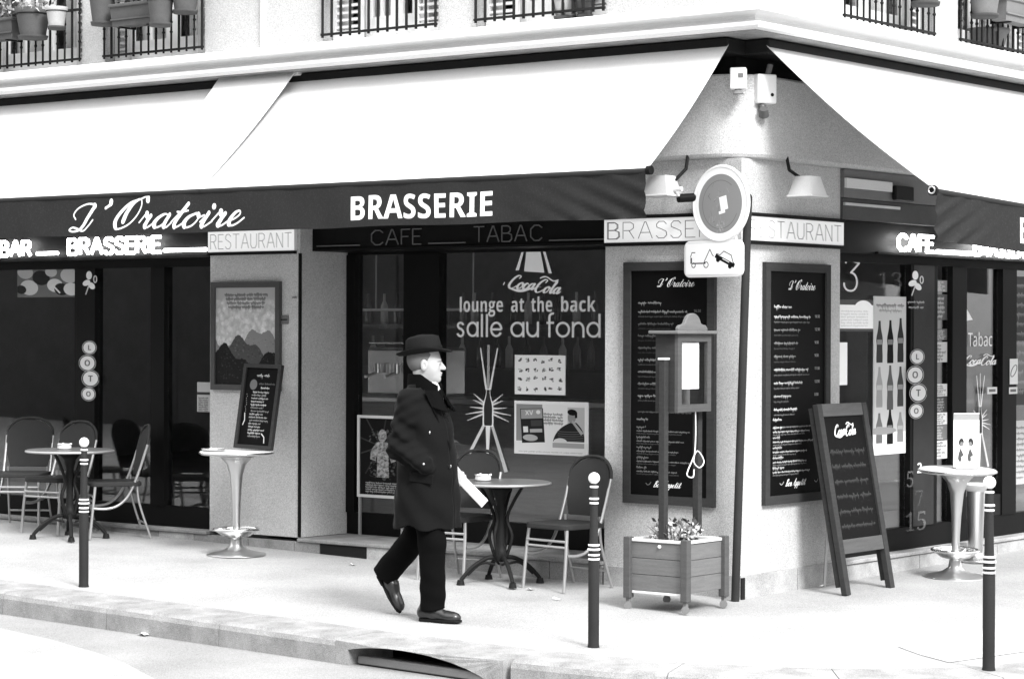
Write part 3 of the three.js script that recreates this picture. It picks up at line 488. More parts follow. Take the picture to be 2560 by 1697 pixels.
tallWindow(...WL[0], false, false, 'tall window beyond the end of the terrace'); tallWindow(...WR[2], true, false, 'tall window far along the right street front');
railing(...WL[1], false, 'dark iron railing holding a bowl and a pale pot'); railing(...WL[2], false, 'dark iron railing holding a hanging trough, next to the drainpipe'); railing(...WL[3], false, 'thin iron railing before the white louvred shutters', false); railing(...WL[4], false, 'thin iron railing with a pale pot standing behind it', false);
railing(...WR[0], true, 'dark iron railing on the right street front beside the corner'); railing(...WR[1], true, 'dark iron railing on the right street front with a trough and a big pot');
function leaves(n, rx, ry, rz, size, up = 0) {                      // a clump of small leaf blades
  const gs = []; for (let i = 0; i < n; i++) { const a = rr(0, 6.28), r = Math.sqrt(rnd()), g = new THREE.BufferGeometry(), s = size * rr(0.6, 1.3); g.setAttribute('position', new THREE.Float32BufferAttribute([0, 0, 0, s * 0.35, s * 0.5, 0.1 * s, 0, s, 0, -s * 0.35, s * 0.5, 0.1 * s], 3)); g.setIndex([0, 1, 2, 0, 2, 3]); g.computeVertexNormals(); gs.push(tf(g, Math.cos(a) * r * rx, up + rnd() * ry, Math.sin(a) * r * rz, rr(-1.2, 1.2), rr(0, 6.28), rr(-1, 1))); } return merge(gs);
}
function stems(n, rx, rz, h) { const gs = []; for (let i = 0; i < n; i++) { const x = rr(-rx, rx), z = rr(-rz, rz); gs.push(tube([[x * 0.4, -0.04, z * 0.4], [x * 0.7, h * 0.5, z * 0.7], [x + rr(-0.03, 0.03), h * rr(0.7, 1), z]], 0.003, 6, 4)); } return merge(gs); }
function roundPot(x, y, z, r, h, m, label, leafN, lm) {
  const hung = y > SILL + 0.1, right = z < -0.5;
  const t = thing('flower_pot', label, 'flower pot', [x, y, z]);
  add(t, 'bowl', lathe([[0, 0], [r * 0.68, 0], [r * 0.72, 0.01], [r * 0.94, h * 0.8], [r * 1.04, h * 0.82], [r * 1.04, h], [r * 0.95, h], [r * 0.9, h * 0.84], [0, h * 0.84]]), m); add(t, 'saucer', lathe([[0, -0.02], [r * 0.8, -0.02], [r * 0.86, 0.008], [r * 0.8, 0.008], [0, -0.012]]), M.pot);
  if (hung) { const k = (right ? x : z) - 0.02, H = h * 0.8, tr = (a) => right ? [a[2], a[1], a[0]] : a; add(t, 'hook', [tf(new THREE.TorusGeometry(r * 0.97, 0.005, 6, 28), 0, H, 0, Math.PI / 2), ...[-1, 1].map((q) => rod(tr([q * r * 0.5, H, -r * 0.8]), tr([q * r * 0.5, SILL + 0.48 - y, -k]), 0.005))], M.iron); }
  if (leafN) { add(t, 'stems', stems(8, r, r, h * 0.8), lm).position.y = h * 0.84; add(t, 'foliage', leaves(leafN, r * 1.3, h * 0.9, r * 1.3, 0.05, h * 0.8), lm); }
  return t;
}
function trough(x, y, z, w, right, m, label, n, lm) {
  const t = thing('window_trough', label, 'planter', [x, y, z], right ? Math.PI / 2 : 0);
  const g = box(-w / 2, w / 2, 0, 0.17, -0.08, 0.08), p = g.attributes.position; for (let i = 0; i < p.count; i++) if (p.getY(i) < 0.05) { p.setX(i, p.getX(i) * 0.94); p.setZ(i, p.getZ(i) * 0.75); } g.computeVertexNormals();
  add(t, 'trough', g, m); add(t, 'rim', [rbox(-w / 2 - 0.012, w / 2 + 0.012, 0.155, 0.185, -0.092, 0.092, 0.01)], m); add(t, 'rib', [box(-w / 2 + 0.01, w / 2 - 0.01, 0.05, 0.062, 0.067, 0.079)], m);
  add(t, 'bracket', [box(-w / 3, -w / 3 + 0.02, -0.01, 0.16, -0.12, -0.08), box(w / 3 - 0.02, w / 3, -0.01, 0.16, -0.12, -0.08), box(-w / 3, -w / 3 + 0.02, -0.012, -0.002, -0.12, 0.06), box(w / 3 - 0.02, w / 3, -0.012, -0.002, -0.12, 0.06)], M.iron);
  add(t, 'foliage', leaves(n, w / 2, 0.14, 0.1, 0.06, 0.18), lm); add(t, 'flowers', leaves(Math.round(n / 3), w / 2, 0.16, 0.1, 0.03, 0.2), M.leafpale);
  return t;
}
const zP = 0.14;
{ let q = onZ(20, 100, zP); trough(q.x - 0.12, q.y, q.z, 0.5, false, M.pot, 'dark trough of wilting flowers hung on the railing at the end of the left front', 120, M.leaf);
  q = onZ(81, 92, zP); roundPot(q.x, q.y, q.z, 0.15, 0.24, M.pot, 'round dark bowl of pale flowers hung beside a pale pot', 130, M.leafpale);
  q = onZ(140, 68, zP); roundPot(q.x, q.y, q.z, 0.09, 0.17, M.potpale, 'small pale pot hung on the railing', 0);
  q = onZ(256, 58, zP); roundPot(q.x, q.y, q.z, 0.12, 0.26, M.pot, 'round dark pot at the end of the hanging trough', 70, M.leafdark);
  q = onZ(345, 64, zP); trough(q.x, q.y, q.z, 0.52, false, M.pot, 'wide dark trough hung on the railing next to the drainpipe', 140, M.leaf);
  q = onZ(400, 60, zP + 0.09); roundPot(q.x, q.y, q.z, 0.11, 0.24, M.pot, 'dark bowl hung before the end of a wide trough', 60, M.leaf);
  q = onZ(462, 28, zP); roundPot(q.x, q.y, q.z, 0.12, 0.22, M.pot, 'dark pot hung at the railing end by the bare wall', 60, M.leafdark);
  q = onZ(1414, 42, -0.06); roundPot(q.x, SILL + 0.03, -0.06, 0.1, 0.15, M.potpale, 'small pale pot standing on a sill above the BRASSERIE awning', 20, M.leaf);
  q = onZ(1462, 40, -0.06); roundPot(q.x, SILL + 0.03, -0.06, 0.07, 0.12, M.pot, 'dark bushy plant on a sill above the BRASSERIE awning', 160, M.leafdark);
  q = onX(2315, 8, zP); roundPot(q.x, q.y, q.z, 0.13, 0.22, M.pot, 'dark pot hung on the right street railing beside the corner', 60, M.leaf);
  q = onX(2463, 38, zP); roundPot(q.x, q.y, q.z, 0.13, 0.26, M.potmid, 'grey pot hung beside the right street trough', 60, M.leaf);
  q = onX(2540, 60, zP); trough(q.x, q.y, q.z, 0.62, true, M.potmid, 'grey trough of plants hung on the right street railing', 150, M.leafpale);
  q = onX(2470, 134, -0.12); roundPot(-0.12, SILL + 0.025, q.z, 0.17, 0.2, M.potmid, 'big grey pot standing on the right street window sill', 0);
}

// ================================================================ lettering and stickers on the glass
function decalZ(parent, name, pxy, z, w, h, draw, label) { const a = onZ(pxy[0], pxy[1], z), b = onZ(pxy[2], pxy[3], z); return add(parent, name, faceZ(Math.min(a.x, b.x), Math.max(a.x, b.x), Math.min(a.y, b.y), Math.max(a.y, b.y), z), vinyl(canvas(w, h, draw, true)), label); }
function decalX(parent, name, pxy, x, w, h, draw, label) { const a = onX(pxy[0], pxy[1], x), b = onX(pxy[2], pxy[3], x); return add(parent, name, faceX(a.z, b.z, Math.min(a.y, b.y), Math.max(a.y, b.y), x), vinyl(canvas(w, h, draw, true)), label); }
const fitText = (g, s, x, y, w, font, sy = 1) => { g.font = font; const m = g.measureText(s).width; g.save(); g.translate(x, y); g.scale(w / m, sy); g.fillText(s, 0, 0); g.restore(); };
function roundLetters(g, word, x, y, w, h, lw) {                     // geometric lower-case letters: circles and bars
  const adv = { s: .78, a: 1.02, l: .3, e: 1.02, u: .92, f: .56, o: 1.05, n: .92, d: 1.02, ' ': .5 }; let tot = 0; for (const c of word) tot += adv[c] + 0.12; const k = w / (tot - 0.12);
  g.lineWidth = lw; g.lineCap = 'butt'; g.strokeStyle = g.fillStyle; let p = x; const r = h / 2, cy = y - r;
  for (const c of word) {
    const W = adv[c] * k, R = W / 2, E = (a, b) => { g.beginPath(); g.ellipse(p + R, cy, R - lw / 2, r - lw / 2, 0, a, b); g.stroke(); }, bar = (X, y0, y1) => { g.beginPath(); g.moveTo(X, y0); g.lineTo(X, y1); g.stroke(); };
    if (c === 'o') E(0, 7); if (c === 'a') { E(0, 7); bar(p + W - lw / 2, y - h, y); } if (c === 'd') { E(0, 7); bar(p + W - lw / 2, y - h * 1.5, y); } if (c === 'l') bar(p + W / 2, y - h * 1.5, y);
    if (c === 'e') { E(0.5, 6.28); g.beginPath(); g.moveTo(p + lw, cy); g.lineTo(p + W - lw / 2, cy); g.stroke(); } if (c === 'u') { bar(p + lw / 2, y - h, cy); bar(p + W - lw / 2, y - h, y); E(0, Math.PI); } if (c === 'n') { bar(p + lw / 2, y - h, y); bar(p + W - lw / 2, cy, y); E(Math.PI, 6.2832); }
    if (c === 'f') { bar(p + W * 0.4, y - h * 1.3, y); g.beginPath(); g.moveTo(p, y - h + lw / 2); g.lineTo(p + W, y - h + lw / 2); g.stroke(); g.beginPath(); g.arc(p + W * 0.4 + R * 0.9, y - h * 1.3, R * 0.9, Math.PI, Math.PI * 1.6); g.stroke(); }
    if (c === 's') { g.beginPath(); g.ellipse(p + R, y - h * 0.74, R * 0.8 - lw / 2, h * 0.26 - lw / 2, 0, Math.PI * 1.95, Math.PI * 0.6, true); g.stroke(); g.beginPath(); g.ellipse(p + R, y - h * 0.27, R * 0.86 - lw / 2, h * 0.29 - lw / 2, 0, Math.PI * 1.6, Math.PI * 0.95); g.stroke(); g.beginPath(); g.moveTo(p + R * 0.6, y - h * 0.56); g.lineTo(p + R * 1.3, y - h * 0.5); g.stroke(); }
    p += W + 0.12 * k;
  }
}
const ZG = -0.572;
decalZ(winM, 'window_lettering', [1140, 720, 1505, 852], ZG, 1024, 380, (g, W, H) => {
  g.fillStyle = '#e8e8e8'; const X = (px) => (px - 1140) / 365 * W;
  for (const [s, a, b] of [['lounge', 1147, 1263], ['at', 1280, 1316], ['the', 1331, 1386], ['back', 1403, 1490]]) fitText(g, s, X(a), 175, X(b) - X(a), 'bold 124px sans-serif', 1.15);
  roundLetters(g, 'salle', X(1140), 358, X(1260) - X(1140), 112, 16); roundLetters(g, 'au', X(1280), 358, X(1352) - X(1280), 112, 16); roundLetters(g, 'fond', X(1370), 358, X(1502) - X(1370), 112, 16);
}, 'white words lounge at the back, salle au fond');
decalZ(winM, 'window_logo', [1255, 630, 1412, 748], ZG + 0.004, 512, 384, (g, W, H) => {
  g.fillStyle = '#fff'; const P = (l) => { g.beginPath(); l.forEach(([x, y], i) => g[i ? 'lineTo' : 'moveTo'](x, y)); g.fill(); };
  P([[200, 4], [316, 4], [348, 172], [182, 158]]); P([[160, 4], [178, 4], [140, 150], [112, 150]]); P([[336, 4], [356, 4], [408, 178], [382, 176]]); colaWord(g, 258, 270, 420, '#fff', 0.09);
  P([[8, 262], [22, 240], [26, 246], [14, 270]]);
}, 'white flowing drinks lettering under a white tapered block');
function burst(g, W, H) {                                            // a dark bottle with white rays round it
  const cx = W / 2, cy = H * 0.5; g.fillStyle = '#f2f2f2'; g.strokeStyle = '#f2f2f2';
  const wedge = (x0, y0, x1, y1, w0, w1, al = 1) => { const d = Math.hypot(x1 - x0, y1 - y0), nx = -(y1 - y0) / d, ny = (x1 - x0) / d; g.globalAlpha = al; g.beginPath(); g.moveTo(x0 + nx * w0, y0 + ny * w0); g.lineTo(x1 + nx * w1, y1 + ny * w1); g.lineTo(x1 - nx * w1, y1 - ny * w1); g.lineTo(x0 - nx * w0, y0 - ny * w0); g.fill(); g.globalAlpha = 1; };
  const S = W / 300; wedge(cx - 12 * S, cy - 130 * S, cx - 50 * S, cy - 400 * S, 7 * S, 4 * S, .85); wedge(cx + 12 * S, cy - 130 * S, cx + 60 * S, cy - 400 * S, 7 * S, 4 * S, .85); wedge(cx, cy - 130 * S, cx + 2 * S, cy - 420 * S, 9 * S, 8 * S, .4);
  wedge(cx - 26 * S, cy + 100 * S, cx - 120 * S, cy + 290 * S, 9 * S, 10 * S, .75); wedge(cx + 26 * S, cy + 100 * S, cx + 118 * S, cy + 400 * S, 9 * S, 12 * S, .6); wedge(cx, cy + 110 * S, cx - 4 * S, cy + 420 * S, 15 * S, 3 * S, .9);
  for (const [a, l] of [[-.75, 130], [-.5, 110], [-.1, 120], [.2, 150], [.45, 150]]) for (const s of [-1, 1]) wedge(cx + s * 24 * S, cy + Math.sin(a) * 60 * S, cx + s * Math.cos(a) * l * S, cy + Math.sin(a) * l * 1.15 * S, 7 * S, 1.5 * S, .8);
  const bot = (k) => { g.beginPath(); g.moveTo(cx - 9 * k * S, cy - 128 * S - (k - 1) * 16 * S); g.lineTo(cx + 9 * k * S, cy - 128 * S - (k - 1) * 16 * S); g.bezierCurveTo(cx + 10 * k * S, cy - 60 * S, cx + 30 * k * S, cy - 50 * S, cx + 26 * k * S, cy + 20 * S); g.bezierCurveTo(cx + 24 * k * S, cy + 50 * S, cx + 30 * k * S, cy + 90 * S, cx + 22 * k * S, cy + 104 * S + (k - 1) * 16 * S); g.lineTo(cx - 22 * k * S, cy + 104 * S + (k - 1) * 16 * S); g.bezierCurveTo(cx - 30 * k * S, cy + 90 * S, cx - 24 * k * S, cy + 50 * S, cx - 26 * k * S, cy + 20 * S); g.bezierCurveTo(cx - 30 * k * S, cy - 50 * S, cx - 10 * k * S, cy - 60 * S, cx - 9 * k * S, cy - 128 * S - (k - 1) * 16 * S); g.fill(); };
  g.fillStyle = '#f2f2f2'; bot(1.35); g.fillStyle = '#050505'; bot(1);
}
decalZ(winM, 'window_burst', [1163, 850, 1278, 1200], ZG, 300, 900, burst, 'bottle outlined by white rays');
function clover(g, W, H) { g.fillStyle = '#d8d8d8'; for (const [x, y, r, rot] of [[.46, .2, .2, 0], [.3, .5, .19, 1.1], [.62, .62, .19, 2.4]]) { g.save(); g.translate(x * W, y * H); g.rotate(rot); g.beginPath(); g.ellipse(0, 0, r * W * 0.9, r * H * 0.85, 0, 0, 7); g.fill(); g.restore(); } g.lineWidth = W * 0.07; g.strokeStyle = '#b8b8b8'; g.beginPath(); g.ellipse(W * .84, H * .36, W * .09, H * .13, 0, 0, 7); g.stroke(); g.beginPath(); g.moveTo(W * .45, H * .6); g.lineTo(W * .25, H * .97); g.stroke(); g.fillStyle = '#0c0c0c'; }
function balls(g, W, H) { ['L', 'O', 'T', 'O'].forEach((c, i) => { const x = W * [.52, .42, .58, .48][i], y = H * (0.13 + i * 0.243), r = W * [.3, .36, .37, .3][i]; g.strokeStyle = '#9a9a9a'; g.lineWidth = W * .03; g.beginPath(); g.ellipse(x, y, r * 1.16, r * 1.16, 0, 0, 7); g.stroke(); g.fillStyle = '#c9c9c9'; g.beginPath(); g.arc(x, y, r, 0, 7); g.fill(); g.fillStyle = '#4a4a4a'; g.font = `bold ${Math.round(r * 1.2)}px sans-serif`; g.textAlign = 'center'; g.textBaseline = 'middle'; g.fillText(c, x, y); }); }
decalZ(winL, 'clover_sticker', [203, 676, 243, 738], -0.072, 128, 200, clover, 'pale clover leaf sticker'); decalZ(winL, 'lottery_sticker', [196, 848, 246, 1008], -0.072, 128, 420, balls, 'column of LOTO lottery balls');
decalX(winR, 'clover_sticker', [2270, 674, 2312, 742], -0.066, 128, 200, clover, 'pale clover leaf sticker'); decalX(winR, 'lottery_sticker', [2268, 868, 2318, 1052], -0.066, 128, 440, balls, 'column of LOTO lottery balls');
decalX(winR, 'small_print', [2268, 745, 2316, 775], -0.066, 128, 70, (g, W, H) => { scribble(g, 6, 26, 112, 14, 'rgba(200,200,200,.55)', 3); scribble(g, 14, 58, 96, 14, 'rgba(200,200,200,.55)', 3); });
const chalkNum = (s, font, a = 0.9) => (g, W, H) => { g.fillStyle = `rgba(235,235,235,${a})`; g.font = font; g.textAlign = 'center'; g.textBaseline = 'middle'; g.fillText(s, W / 2, H / 2); };
decalX(winR, 'painted_number', [2103, 640, 2155, 738], -0.108, 128, 220, (g, W, H) => { g.strokeStyle = '#dcdcdc'; g.lineWidth = 11; g.lineJoin = 'round'; g.beginPath(); g.moveTo(30, 40); g.lineTo(34, 16); g.lineTo(112, 36); g.lineTo(62, 92); g.bezierCurveTo(110, 96, 112, 190, 66, 196); g.bezierCurveTo(30, 200, 16, 170, 22, 150); g.stroke(); }, 'white painted figure 3');
decalX(winR, 'painted_number', [2190, 660, 2262, 740], -0.108, 160, 180, chalkNum('13', '130px serif', .09));
decalX(winR, 'painted_number', [2290, 1150, 2310, 1190], -0.066, 100, 140, chalkNum('2', 'bold 120px sans-serif', .9)); decalX(winR, 'painted_number', [2262, 1170, 2292, 1225], -0.066, 120, 160, chalkNum('5', '150px serif', .12)); decalX(winR, 'painted_number', [2264, 1265, 2318, 1340], -0.066, 160, 190, chalkNum('15', '150px serif', .1)); decalX(winR, 'painted_number', [2280, 1215, 2318, 1275], -0.066, 120, 150, chalkNum('7', '130px serif', .05));
decalX(winR, 'door_lettering', [2420, 815, 2484, 875], -0.108, 300, 240, (g, W, H) => { g.fillStyle = '#e6e6e6'; fitText(g, 'Tabac', 6, 200, 288, '150px sans-serif', 1.25); }, 'white word Tabac on the door'); decalX(winR, 'door_logo', [2408, 878, 2492, 925], -0.108, 384, 200, (g, W, H) => colaWord(g, W / 2, H / 2, 360, '#e2e2e2', -0.03), 'white flowing drinks lettering on the door');
decalX(winR, 'door_burst', [2425, 925, 2478, 1180], -0.108, 300, 900, burst);
decalX(winR, 'price_sticker', [2402, 758, 2434, 806], -0.108, 96, 140, (g, W, H) => { g.fillStyle = '#f4f4f4'; g.beginPath(); g.moveTo(2, 2); g.lineTo(30, 6); g.lineTo(94, 120); g.lineTo(2, 138); g.fill(); g.strokeStyle = '#222'; g.lineWidth = 5; g.beginPath(); g.arc(22, 108, 9, 0, 5); g.stroke(); });
{ // stickers in the narrow light beside the door, and payment stickers
  const st = [[568, 590, 685], [700, 730, 120], [735, 800, 70], [822, 850, 90], [855, 905, 190], [960, 990, 210], [992, 1030, 60], [1032, 1060, 235], [1062, 1100, 120], [1100, 1145, 235]];
  for (const [y0, y1, v] of st.slice(1)) decalX(winR, 'sticker', [2339, y0, 2369, y1], -0.108, 64, 64, (g, W, H) => { g.fillStyle = `rgb(${v},${v},${v})`; g.fillRect(0, 0, W, H); for (let i = 0; i < 5; i++) scribble(g, 6, 12 + i * 11, rr(24, 50), 7, v > 150 ? 'rgba(40,40,40,.5)' : 'rgba(220,220,220,.6)', 2); });
  for (const p of [[2470, 968, 2494, 984], [2524, 968, 2545, 984]]) decalX(winR, 'sticker', p, -0.07, 64, 48, (g, W, H) => { g.fillStyle = '#d0d0d0'; g.fillRect(0, 0, W, H); g.fillStyle = '#555'; g.fillRect(10, 14, 44, 20); });
  decalX(winR, 'sticker', [2526, 897, 2546, 960], -0.07, 48, 140, (g, W, H) => { g.fillStyle = '#d8d8d8'; g.fillRect(0, 0, W, H); g.strokeStyle = '#666'; g.lineWidth = 5; g.beginPath(); g.ellipse(24, 66, 13, 34, 0.4, 0, 7); g.stroke(); });
}

// ================================================================ posters and sheets behind or on the glass
function sheet(label, pxy, depth, right, w, h, draw, rough = 0.8) {
  const a = right ? onX(pxy[0], pxy[1], depth) : onZ(pxy[0], pxy[1], depth), b = right ? onX(pxy[2], pxy[3], depth) : onZ(pxy[2], pxy[3], depth);
  const t = thing('poster', label, 'poster'); const y0 = Math.min(a.y, b.y), y1 = Math.max(a.y, b.y);
  add(t, 'backing', right ? box(depth - 0.006, depth - 0.0035, y0, y1, b.z, a.z) : box(a.x, b.x, y0, y1, depth - 0.006, depth - 0.0035), M.paper);
  add(t, 'print', right ? faceX(a.z, b.z, y0, y1, depth) : faceZ(a.x, b.x, y0, y1, depth), printed(canvas(w, h, draw), rough)); return t;
}
sheet('white sheet of small scattered pictures taped to the window', [1287, 887, 1413, 988], ZG + 0.008, false, 256, 200, (g, W, H) => { g.fillStyle = '#f2f2f2'; g.fillRect(0, 0, W, H); for (let j = 0; j < 4; j++) for (let i = 0; i < 6; i++) { const x = 26 + i * 40 + rr(-5, 5), y = 26 + j * 48 + rr(-6, 6); for (let k = 0; k < 9; k++) { g.fillStyle = `rgba(30,30,30,${rr(.15, .7)})`; g.beginPath(); g.ellipse(x + rr(-8, 8), y + rr(-8, 8), rr(2, 6), rr(2, 6), 0, 0, 7); g.fill(); } } });
sheet('white poster with a tilted leaflet and a man in a striped jersey', [1286, 1001, 1471, 1141], ZG + 0.008, false, 512, 390, (g, W, H) => {
  g.fillStyle = '#ececec'; g.fillRect(0, 0, W, H); g.fillStyle = '#8c8c8c'; g.fillRect(14, 24, 470, 270); g.fillStyle = '#e4e4e4'; g.fillRect(196, 24, 290, 330); g.fillRect(0, 300, W, 90);
  g.save(); g.translate(40, 60); g.rotate(-0.06); g.fillStyle = '#2a2a2a'; g.fillRect(0, 0, 160, 250); g.fillStyle = '#9a9a9a'; g.fillRect(4, 4, 150, 70); g.fillStyle = '#ddd'; g.font = 'bold 46px sans-serif'; g.fillText('XV', 34, 46); g.beginPath(); g.arc(126, 28, 15, 0, 7); g.fill(); g.fillStyle = '#e0e0e0'; g.fillRect(14, 130, 34, 44); g.fillStyle = '#b0b0b0'; g.fillRect(60, 150, 86, 26); g.beginPath(); g.ellipse(60, 214, 52, 24, 0.1, 0, 7); g.fill(); g.fillStyle = '#444'; g.fillRect(70, 86, 78, 44); g.restore();
  for (let i = 0; i < 4; i++) { g.globalAlpha = .6; scribble(g, 206, 96 + i * 22, 130, 14, '#555', 4); g.globalAlpha = 1; }
  g.fillStyle = '#bcbcbc'; g.fillRect(370, 40, 116, 240); g.fillStyle = '#2b2b2b'; g.beginPath(); g.moveTo(270, 290); g.bezierCurveTo(290, 200, 350, 170, 392, 150); g.lineTo(430, 150); g.bezierCurveTo(470, 190, 490, 230, 484, 290); g.fill(); for (let i = 0; i < 5; i++) { g.strokeStyle = '#6a6a6a'; g.lineWidth = 4; g.beginPath(); g.moveTo(300 + i * 2, 215 + i * 16); g.quadraticCurveTo(390, 225 + i * 16, 478, 212 + i * 16); g.stroke(); }
  g.fillStyle = '#8f8f8f'; g.beginPath(); g.ellipse(400, 112, 28, 42, 0.1, 0, 7); g.fill(); g.fillStyle = '#191919'; g.beginPath(); g.ellipse(402, 76, 33, 22, 0.15, 0, 7); g.fill(); g.fillRect(420, 76, 16, 40); g.fillStyle = '#a8a8a8'; g.beginPath(); g.moveTo(404, 130); g.lineTo(480, 226); g.lineTo(462, 240); g.lineTo(400, 150); g.fill(); g.fillStyle = '#d8d8d8'; g.beginPath(); g.ellipse(320, 292, 46, 26, 0, 0, 7); g.fill(); g.fillStyle = '#a5a5a5'; g.fillRect(268, 300, 216, 36); g.globalAlpha = .5; scribble(g, 30, 372, 440, 8, '#999', 2); g.globalAlpha = 1;
});
sheet('tall pale poster of rows of dark bottles', [2186, 740, 2265, 1132], -0.098, true, 256, 1100, (g, W, H) => {
  g.fillStyle = '#c4c4c4'; g.fillRect(0, 0, W, H); g.fillStyle = '#f2f2f2'; g.fillRect(0, H * .86, W, H * .14); g.globalAlpha = .6; scribble(g, 20, 66, 216, 22, '#555', 6); scribble(g, 40, 100, 180, 14, '#777', 4); g.globalAlpha = 1;
  const bottle = (x, y, h, v) => { g.fillStyle = `rgb(${v},${v},${v})`; g.beginPath(); g.moveTo(x - 8, y); g.lineTo(x + 8, y); g.bezierCurveTo(x + 10, y + h * .3, x + 27, y + h * .32, x + 25, y + h * .5); g.bezierCurveTo(x + 18, y + h * .66, x + 28, y + h * .75, x + 24, y + h); g.lineTo(x - 24, y + h); g.bezierCurveTo(x - 28, y + h * .75, x - 18, y + h * .66, x - 25, y + h * .5); g.bezierCurveTo(x - 27, y + h * .32, x - 10, y + h * .3, x - 8, y); g.fill(); g.fillStyle = 'rgba(200,200,200,.55)'; g.fillRect(x - 20, y + h * .45, 40, h * .12); };
  [[45, 170, 290, 60], [130, 165, 300, 25], [212, 150, 310, 50], [45, 490, 280, 150], [130, 480, 310, 90], [212, 490, 280, 70], [45, 810, 210, 110], [130, 790, 240, 30], [212, 810, 210, 140]].forEach((b) => bottle(...b)); g.fillStyle = '#9a9a9a'; g.beginPath(); g.ellipse(70, 935, 110, 26, 0, 0, 7); g.fill();
});
sheet('white shape with a domed top in the right street window', [2096, 748, 2186, 828], -0.104, true, 256, 240, (g, W, H) => { g.fillStyle = '#5a5a5a'; g.fillRect(0, 0, W, H); g.fillStyle = '#fff'; g.fillRect(0, 40, 250, 180); g.beginPath(); g.arc(180, 70, 66, 0, 7); g.fill(); g.globalAlpha = .15; for (let i = 0; i < 6; i++) scribble(g, 20, 90 + i * 22, 190, 12, '#444', 3); });  // flat white rectangle and disc on grey, with faint lines
sheet('plain narrow white sheet under the domed shape', [2090, 856, 2119, 962], -0.104, true, 64, 200, (g, W, H) => { g.fillStyle = '#fafafa'; g.fillRect(0, 0, W, H); });
sheet('grey printed sheet at the edge of the tobacco window', [2526, 690, 2600, 1010], -0.104, true, 128, 400, (g, W, H) => { g.fillStyle = '#4a4a4a'; g.fillRect(0, 0, W, H); g.fillStyle = '#777'; g.fillRect(0, 200, W, 150); for (let i = 0; i < 12; i++) scribble(g, 8, 30 + i * 30, 100, 12, 'rgba(170,170,170,.5)', 3); });
sheet('pale printed notice low in the tobacco window', [2538, 1052, 2600, 1205], -0.104, true, 128, 300, (g, W, H) => { g.fillStyle = '#b5b5b5'; g.fillRect(0, 0, W, H); for (let i = 0; i < 10; i++) scribble(g, 10, 36 + i * 26, 100, 11, 'rgba(60,60,60,.5)', 3); });
sheet('bright strip of fruit pictures hung inside the terrace window', [42, 662, 192, 742], -0.2, false, 300, 170, (g, W, H) => { g.fillStyle = '#6e6e6e'; g.fillRect(0, 0, W, H); for (const [x, y, r, v] of [[40, 40, 40, 190], [60, 120, 46, 210], [120, 70, 44, 12], [170, 40, 30, 200], [190, 110, 40, 225], [222, 130, 36, 15], [260, 60, 44, 205], [270, 130, 38, 230], [20, 130, 26, 20]]) { g.fillStyle = `rgb(${v},${v},${v})`; g.beginPath(); g.ellipse(x, y, r, r * .85, 0.3, 0, 7); g.fill(); } g.strokeStyle = '#e8e8e8'; g.lineWidth = 8; g.beginPath(); g.moveTo(160, 130); g.lineTo(205, 90); g.moveTo(175, 105); g.lineTo(215, 150); g.stroke(); });
sheet('pale price list inside the terrace window by the pier', [492, 955, 524, 1030], -0.11, false, 80, 180, (g, W, H) => { g.fillStyle = '#9c9c9c'; g.fillRect(0, 0, W, H); g.fillStyle = '#333'; g.fillRect(0, 60, W, 16); for (let i = 0; i < 8; i++) scribble(g, 8, 96 + i * 11, 60, 6, 'rgba(60,60,60,.6)', 2); });
function framed(name, label, cat, w, h, fr, fm, tex, rough = 0.6) {   // a framed board: base at the middle of its foot, facing +z
  const t = thing(name, label, cat);
  add(t, 'frame', [box(-w / 2, -w / 2 + fr, 0, h, -0.02, 0.012), box(w / 2 - fr, w / 2, 0, h, -0.02, 0.012), box(-w / 2 + fr, w / 2 - fr, 0, fr, -0.02, 0.012), box(-w / 2 + fr, w / 2 - fr, h - fr, h, -0.02, 0.012)], fm);
  add(t, 'board', box(-w / 2 + fr, w / 2 - fr, fr, h - fr, -0.018, -0.006), M.slate); add(t, 'face', faceZ(-w / 2 + fr, w / 2 - fr, fr, h - fr, -0.003), printed(tex, rough)); return t;
}
